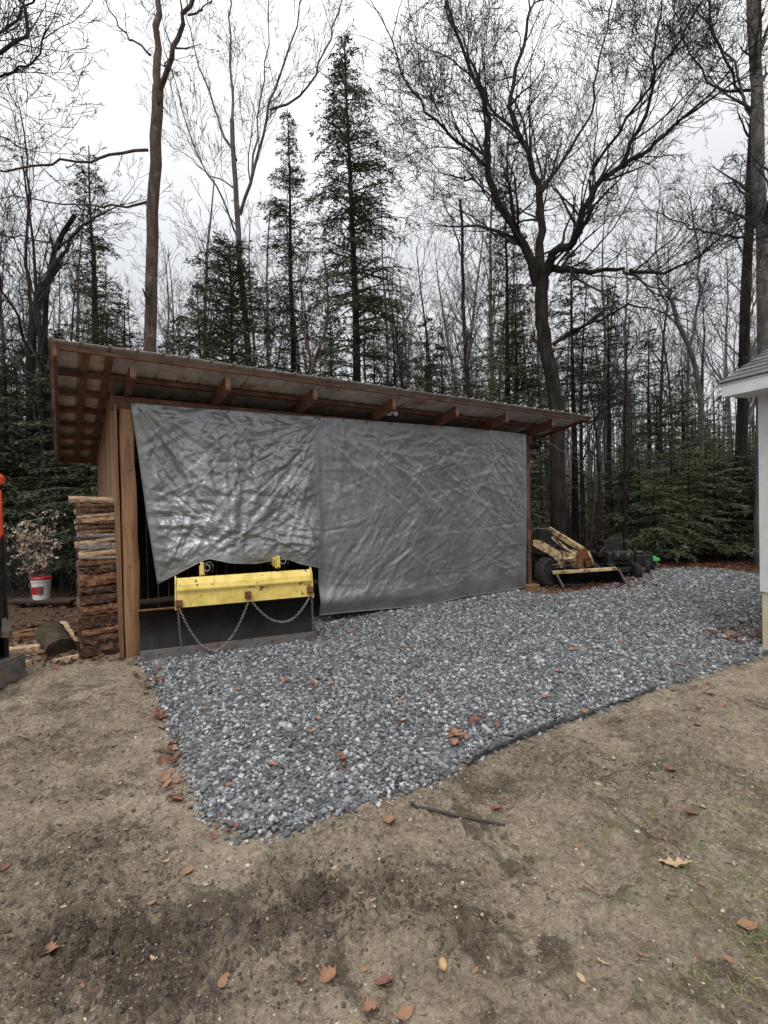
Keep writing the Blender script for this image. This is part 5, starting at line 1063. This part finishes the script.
# ---- bare background trees
BT = []
def bare_tmpl(seed, H, r, name='bare_tree', cm=twig_g, tm=bark_g):
    def f():
        rg = random.Random(seed); tr, cr = MB(), MB(); P = dict(PB, up=.12, ang=(.35, .8), rmin=.005, dens=(1, 2.2, 3.3, 4.5), lr=(.4, .64)); n = 10; p = A([0., 0, -.1]); d = A([0, 0, 1.]); pts = [p]
        for i in range(n): d = nrm(d+rv(rg)*.05+UP*.06); p = p+d*H*.92/n; pts.append(p)
        t = np.linspace(0, 1, n+1); rads = r*(1-.85*t); tr.tube(pts, rads, 8, False)
        starts = []
        for k in range(int(H*2.1)):
            tt = rg.uniform(.28, 1); i = min(n-1, int(tt*n)); az = rg.uniform(0, 6.28); an = rg.uniform(.4, .9)*(1.2-tt*.5); dd = A([math.cos(az)*math.sin(an), math.sin(az)*math.sin(an), math.cos(an)])
            q = pts[i]+(pts[i+1]-pts[i])*(tt*n-i); starts.append((q, dd, H*rg.uniform(.14, .27)*(1.25-.7*tt), max(.008, rads[i]*rg.uniform(.3, .55))))
        grow_batch(cr, starts, 1, 4, np.random.default_rng(seed), P)
        root = thing(name, (0, 0, 0), 'x', 'tree', 'x')
        for nm, m_, ma in (('trunk', tr, tm), ('crown', cr, cm)):
            m_.flush(); me = mk_mesh(nm, np.vstack(m_.V), [np.vstack(f_) for f_ in m_.F.values()], nm == 'trunk'); me.materials.append(ma); o = bpy.data.objects.new(nm, me); COL.objects.link(o); o.parent = root
        return root
    return f
BTS = [(bare_tmpl(101, 12, .11), 12), (bare_tmpl(102, 13, .13), 13), (bare_tmpl(103, 11, .09, cm=twig_d, tm=bark_d), 11), (bare_tmpl(104, 9, .07), 9), (bare_tmpl(105, 6, .045, 'bare_sapling', twig_d, bark_b), 6)]
bf = [[None, False] for _ in BTS]
def putb(i, px, Y, h, label, group): return copyplace(BTS[i][0], bf[i], px, Y, h, BTS[i][1], label, group, rng, 1.)
for px, Y, h in ((44,10.2,10),): putb(2, px, Y, h, 'dark tree trunk close behind the clutter at the left edge', 'near dark trunks left of the shed')
for px, Y, h in ((583,13,8),(599,12.2,6),(626,12,6.5)): putb(2, px, Y, h, 'dark slim trunk behind the parked machines', 'dark slim trunks behind the parked machines')
zones = [(-70, 130, 11, 'slim bare tree in the woods left of the shed', 'bare trees left of the shed'), (160, 330, 8, 'slim bare tree rising behind the left half of the shed roof', 'bare trees behind the left half of the roof'),
         (370, 600, 12, 'slim bare tree rising behind the right half of the shed roof', 'bare trees behind the right half of the roof'), (600, 850, 11, 'slim bare tree in the woods between shed and house', 'bare trees between shed and house')]
for x0, x1, n, lab, gr in zones:
    for k in range(n):
        px = x0+(x1-x0)*(k+rng.uniform(.1, .9))/n; Y = rng.uniform(15, 27); i = rng.randrange(4); putb(i, px, Y, rng.uniform(.8, 1.15)*min(17, (12.5 if Y < 20 else 14.5)), lab, gr)
for k in range(40):
    px = rng.choice((rng.uniform(-60, 120), rng.uniform(540, 850), rng.uniform(540, 760))); Y = rng.uniform(9.5 if px < 200 else 12.5, 20); putb(4, px, Y, rng.uniform(2.5, 6), 'thin bare sapling standing in the shaded undergrowth', 'saplings in the undergrowth')
for k in range(34):
    px = rng.uniform(-120, 900); Y = rng.uniform(28, 45); putb(rng.choice((0, 1, 3)), px, Y, rng.uniform(12, 17), 'far bare tree on the wooded rise behind everything', 'far bare trees on the rise')
# beech sapling with pale leaves
g = base_at(36, 8.3); bs_ = thing('beech_sapling', g, 'small sapling still holding pale tan dry leaves behind the white pail', 'sapling'); rg = random.Random(9); tr, cr, lv = MB(), MB(), MB()
lc, ld = [], []
for k in range(12):
    tip = at(rg.uniform(4, 58), rg.uniform(495, 565), 8.3+rg.uniform(-.5, .6)); b = g+A([rg.uniform(-.1, .1), rg.uniform(-.1, .1), 0]); mid = b*.45+tip*.55+A([0, 0, .25]); pts = polyl([b, b*.8+mid*.2+A([0, 0, .15]), mid, tip], np.linspace(0, 1, 9)); tr.tube(pts, np.linspace(.012, .004, 9), 5, False)
    for j in range(7):
        i = rg.randint(4, 8); d = nrm(rv(rg)*A([1, 1, .5])); q = pts[i]; e = q+d*rg.uniform(.15, .38); cr.tube([q, (q+e)/2+UP*.02, e], [.004, .003, .002], 3, False)
        for _ in range(6): t = rg.uniform(.2, 1); lc.append(q*(1-t)+e*t+rv(rg)*.02); ld.append(nrm(rv(rg)-UP*.6))
obj('trunk', tr, bark_g, bs_); cw = obj('crown', cr, twig_p, bs_); lv.leaves(A(lc), A(ld), nrm_rows(R_.normal(size=(len(lc), 3))), R_.uniform(.05, .085, len(lc)), R_.uniform(.025, .045, len(lc))); obj('leaves', lv, beechm, bs_)
# dead pale branch hanging from the hemlocks by the right post
mb = MB(); pts = polyl([at(x, y, 9.6+d) for x, y, d in ((547,441,.9),(560,449,.3),(574,458,.1),(588,466,.1),(597,476,.2),(611,485,.3))], np.linspace(0, 1, 14)); pts[1:-1] += R_.normal(size=(12, 3))*.012; mb.tube(pts, np.linspace(.011, .003, 14), 5)
for i, e in ((5, (583,452)), (7, (596,462)), (9, (599,490)), (10, (608,474))): q = at(*e, 9.8); mb.tube([pts[i], (pts[i]+q)/2+UP*.02, q], [.005, .004, .0025], 4)
pl_ = polyl([at(x, y, 9.5) for x, y in ((548,441),(550,455),(549,472),(546,486),(541,495))], np.linspace(0, 1, 9)); pl_[1:-1] += R_.normal(size=(7, 3))*.01; mb.tube(pl_, np.linspace(.006, .0025, 9), 4)
tag(obj('dead_branch', mb, bark_g, base=pts[0]), 'pale dead branch drooping beside the right post of the shed', 'branch')
# undergrowth brush: uncountable thin stems in the shade
mb = MB(); rg = random.Random(12)
for k in range(2600):
    px = rg.choice((rg.uniform(-60, 125), rg.uniform(530, 860))); Y = rg.uniform(8.6 if px < 200 else 12, 22); p = base_at(px, Y); h = rg.uniform(.4, 2.2); d = nrm(A([rg.gauss(0, .35), rg.gauss(0, .35), 1])); q = p+d*h*.5; e = q+nrm(d+rv(rg)*.25)*h*.5
    mb.tube([p, q, e], [.009, .006, .003], 3, False)
    for _ in range(4): s_ = p+(e-p)*rg.uniform(.3, 1); mb.tube([s_, s_+rv(rg)*.12, s_+rv(rg)*.2+UP*.15], [.004, .003, .002], 3, False)
tag(obj('undergrowth', mb, twig_d), 'tangle of thin bare stems and brush filling the woods', 'undergrowth', kind='stuff')
# far woods massed on the rise
mb = MB(); rg = random.Random(14)
for k in range(1500):
    an = rg.uniform(-1.15, 1.15); Rr = rg.uniform(30, 62); x, y = math.sin(an)*Rr, math.cos(an)*Rr; z = float(gz(x, y)); h = rg.uniform(3, 11); l = rg.uniform(-.04, .04)
    mb.tube([A([x, y, z]), A([x+l*h*.5, y, z+h*.5]), A([x+l*h*1.3, y, z+h])], [rg.uniform(.05, .13), .05, .015], 4, False)
    for _ in range(7): t = rg.uniform(.3, .95); q = A([x+l*h*t, y, z+h*t]); e = q+A([rg.gauss(0, 1), rg.gauss(0, .6), rg.uniform(.2, 1.4)])*h*.09; mb.tube([q, (q+e)/2, e], [.03, .02, .012], 3, False)
tag(obj('far_woods', mb, twig_g), 'distant grey mass of bare woods on the rise', 'woods', kind='stuff')
mb = MB(); m = 42000; an = R_.uniform(-1.2, 1.2, m); Rr = R_.uniform(24, 60, m); X = np.sin(an)*Rr; Y = np.cos(an)*Rr
hh = R_.uniform(0, 1, m)**1.5*(2.2+2.2*np.clip(vn(an*14, Rr*.1, 5)+.3, 0, 1.3)); Dn = nrm_rows(R_.normal(size=(m, 3))*A([1, 1, .5])); mb.leaves(np.stack([X, Y, gz(X, Y)+hh], -1), Dn, nrm_rows(R_.normal(size=(m, 3))+UP), R_.uniform(.2, .5, m), R_.uniform(.08, .18, m))
tag(obj('far_evergreens', mb, hem), 'low dark evergreen growth massed far back in the woods', 'woods', kind='stuff')
# ------------------------------------------------------------------ WORLD, SUN, CAMERA
SUN_EL, SUN_AZ = math.radians(55), math.radians(200)
w = bpy.data.worlds.new('World'); sc.world = w; w.use_nodes = True; nt = w.node_tree; N = nt.nodes; Lk = nt.links; bg = N['Background']; bg.inputs[1].default_value = .1
sky = N.new('ShaderNodeTexSky'); sky.sky_type = 'NISHITA'; sky.sun_disc = False; sky.sun_elevation = SUN_EL; sky.sun_rotation = SUN_AZ
tc = N.new('ShaderNodeTexCoord'); sep = N.new('ShaderNodeSeparateXYZ'); Lk.new(tc.outputs['Generated'], sep.inputs[0])
rmp = N.new('ShaderNodeValToRGB'); e = rmp.color_ramp.elements
SKY = [(0, (.38,.386,.394)), (.45, (.42,.428,.44)), (.78, (.72,.725,.73)), (1, (1,.99,.97))]
while len(e) < 4: e.new(.5)
for i, (p_, c_) in enumerate(SKY): e[i].position = p_; e[i].color = (*c_, 1)
Lk.new(sep.outputs[2], rmp.inputs[0])
mp = N.new('ShaderNodeMapping'); mp.inputs['Scale'].default_value = (1, 1, 2.5); Lk.new(tc.outputs['Generated'], mp.inputs[0]); nz = N.new('ShaderNodeTexNoise'); nz.inputs['Scale'].default_value = 2.2; nz.inputs['Detail'].default_value = 5; Lk.new(mp.outputs[0], nz.inputs['Vector'])
mr = N.new('ShaderNodeMapRange'); mr.inputs['From Min'].default_value = .35; mr.inputs['From Max'].default_value = .65; mr.inputs['To Min'].default_value = .92*13.2; mr.inputs['To Max'].default_value = 1.06*13.2; Lk.new(nz.outputs[0], mr.inputs[0])
vm = N.new('ShaderNodeVectorMath'); vm.operation = 'SCALE'; Lk.new(rmp.outputs[0], vm.inputs[0]); Lk.new(mr.outputs[0], vm.inputs['Scale'])
mx = N.new('ShaderNodeMix'); mx.data_type = 'RGBA'; mx.inputs[0].default_value = .94; Lk.new(sky.outputs[0], mx.inputs[6]); Lk.new(vm.outputs[0], mx.inputs[7]); Lk.new(mx.outputs[2], bg.inputs[0])
sl = bpy.data.lights.new('sun', 'SUN'); sl.energy = .9; sl.angle = math.radians(25); sl.color = (1, .97, .93); so = bpy.data.objects.new('sun', sl); COL.objects.link(so)
dv = Vector((math.sin(SUN_AZ)*math.cos(SUN_EL), math.cos(SUN_AZ)*math.cos(SUN_EL), math.sin(SUN_EL))); so.rotation_euler = dv.to_track_quat('Z', 'Y').to_euler(); so.location = dv*30
sc.cycles.max_bounces = 4; sc.cycles.diffuse_bounces = 2; sc.cycles.glossy_bounces = 2
cd = bpy.data.cameras.new('camera'); cam = bpy.data.objects.new('camera', cd); COL.objects.link(cam); cd.sensor_fit = 'HORIZONTAL'; cd.sensor_width = 36; cd.lens = FPX/768*36; cd.clip_end = 1000; cd.clip_start = .05
M = Matrix(((cR[0], cU[0], -cF[0], CAM[0]), (cR[1], cU[1], -cF[1], CAM[1]), (cR[2], cU[2], -cF[2], CAM[2]), (0, 0, 0, 1))); cam.matrix_world = M; sc.camera = cam
vs = sc.view_settings; vs.view_transform = 'Standard'; vs.look = 'None'; vs.exposure = .68; vs.gamma = 1; vs.use_curve_mapping = False
print('objects', len(bpy.data.objects))
print(round(time.time()-_t0, 1))
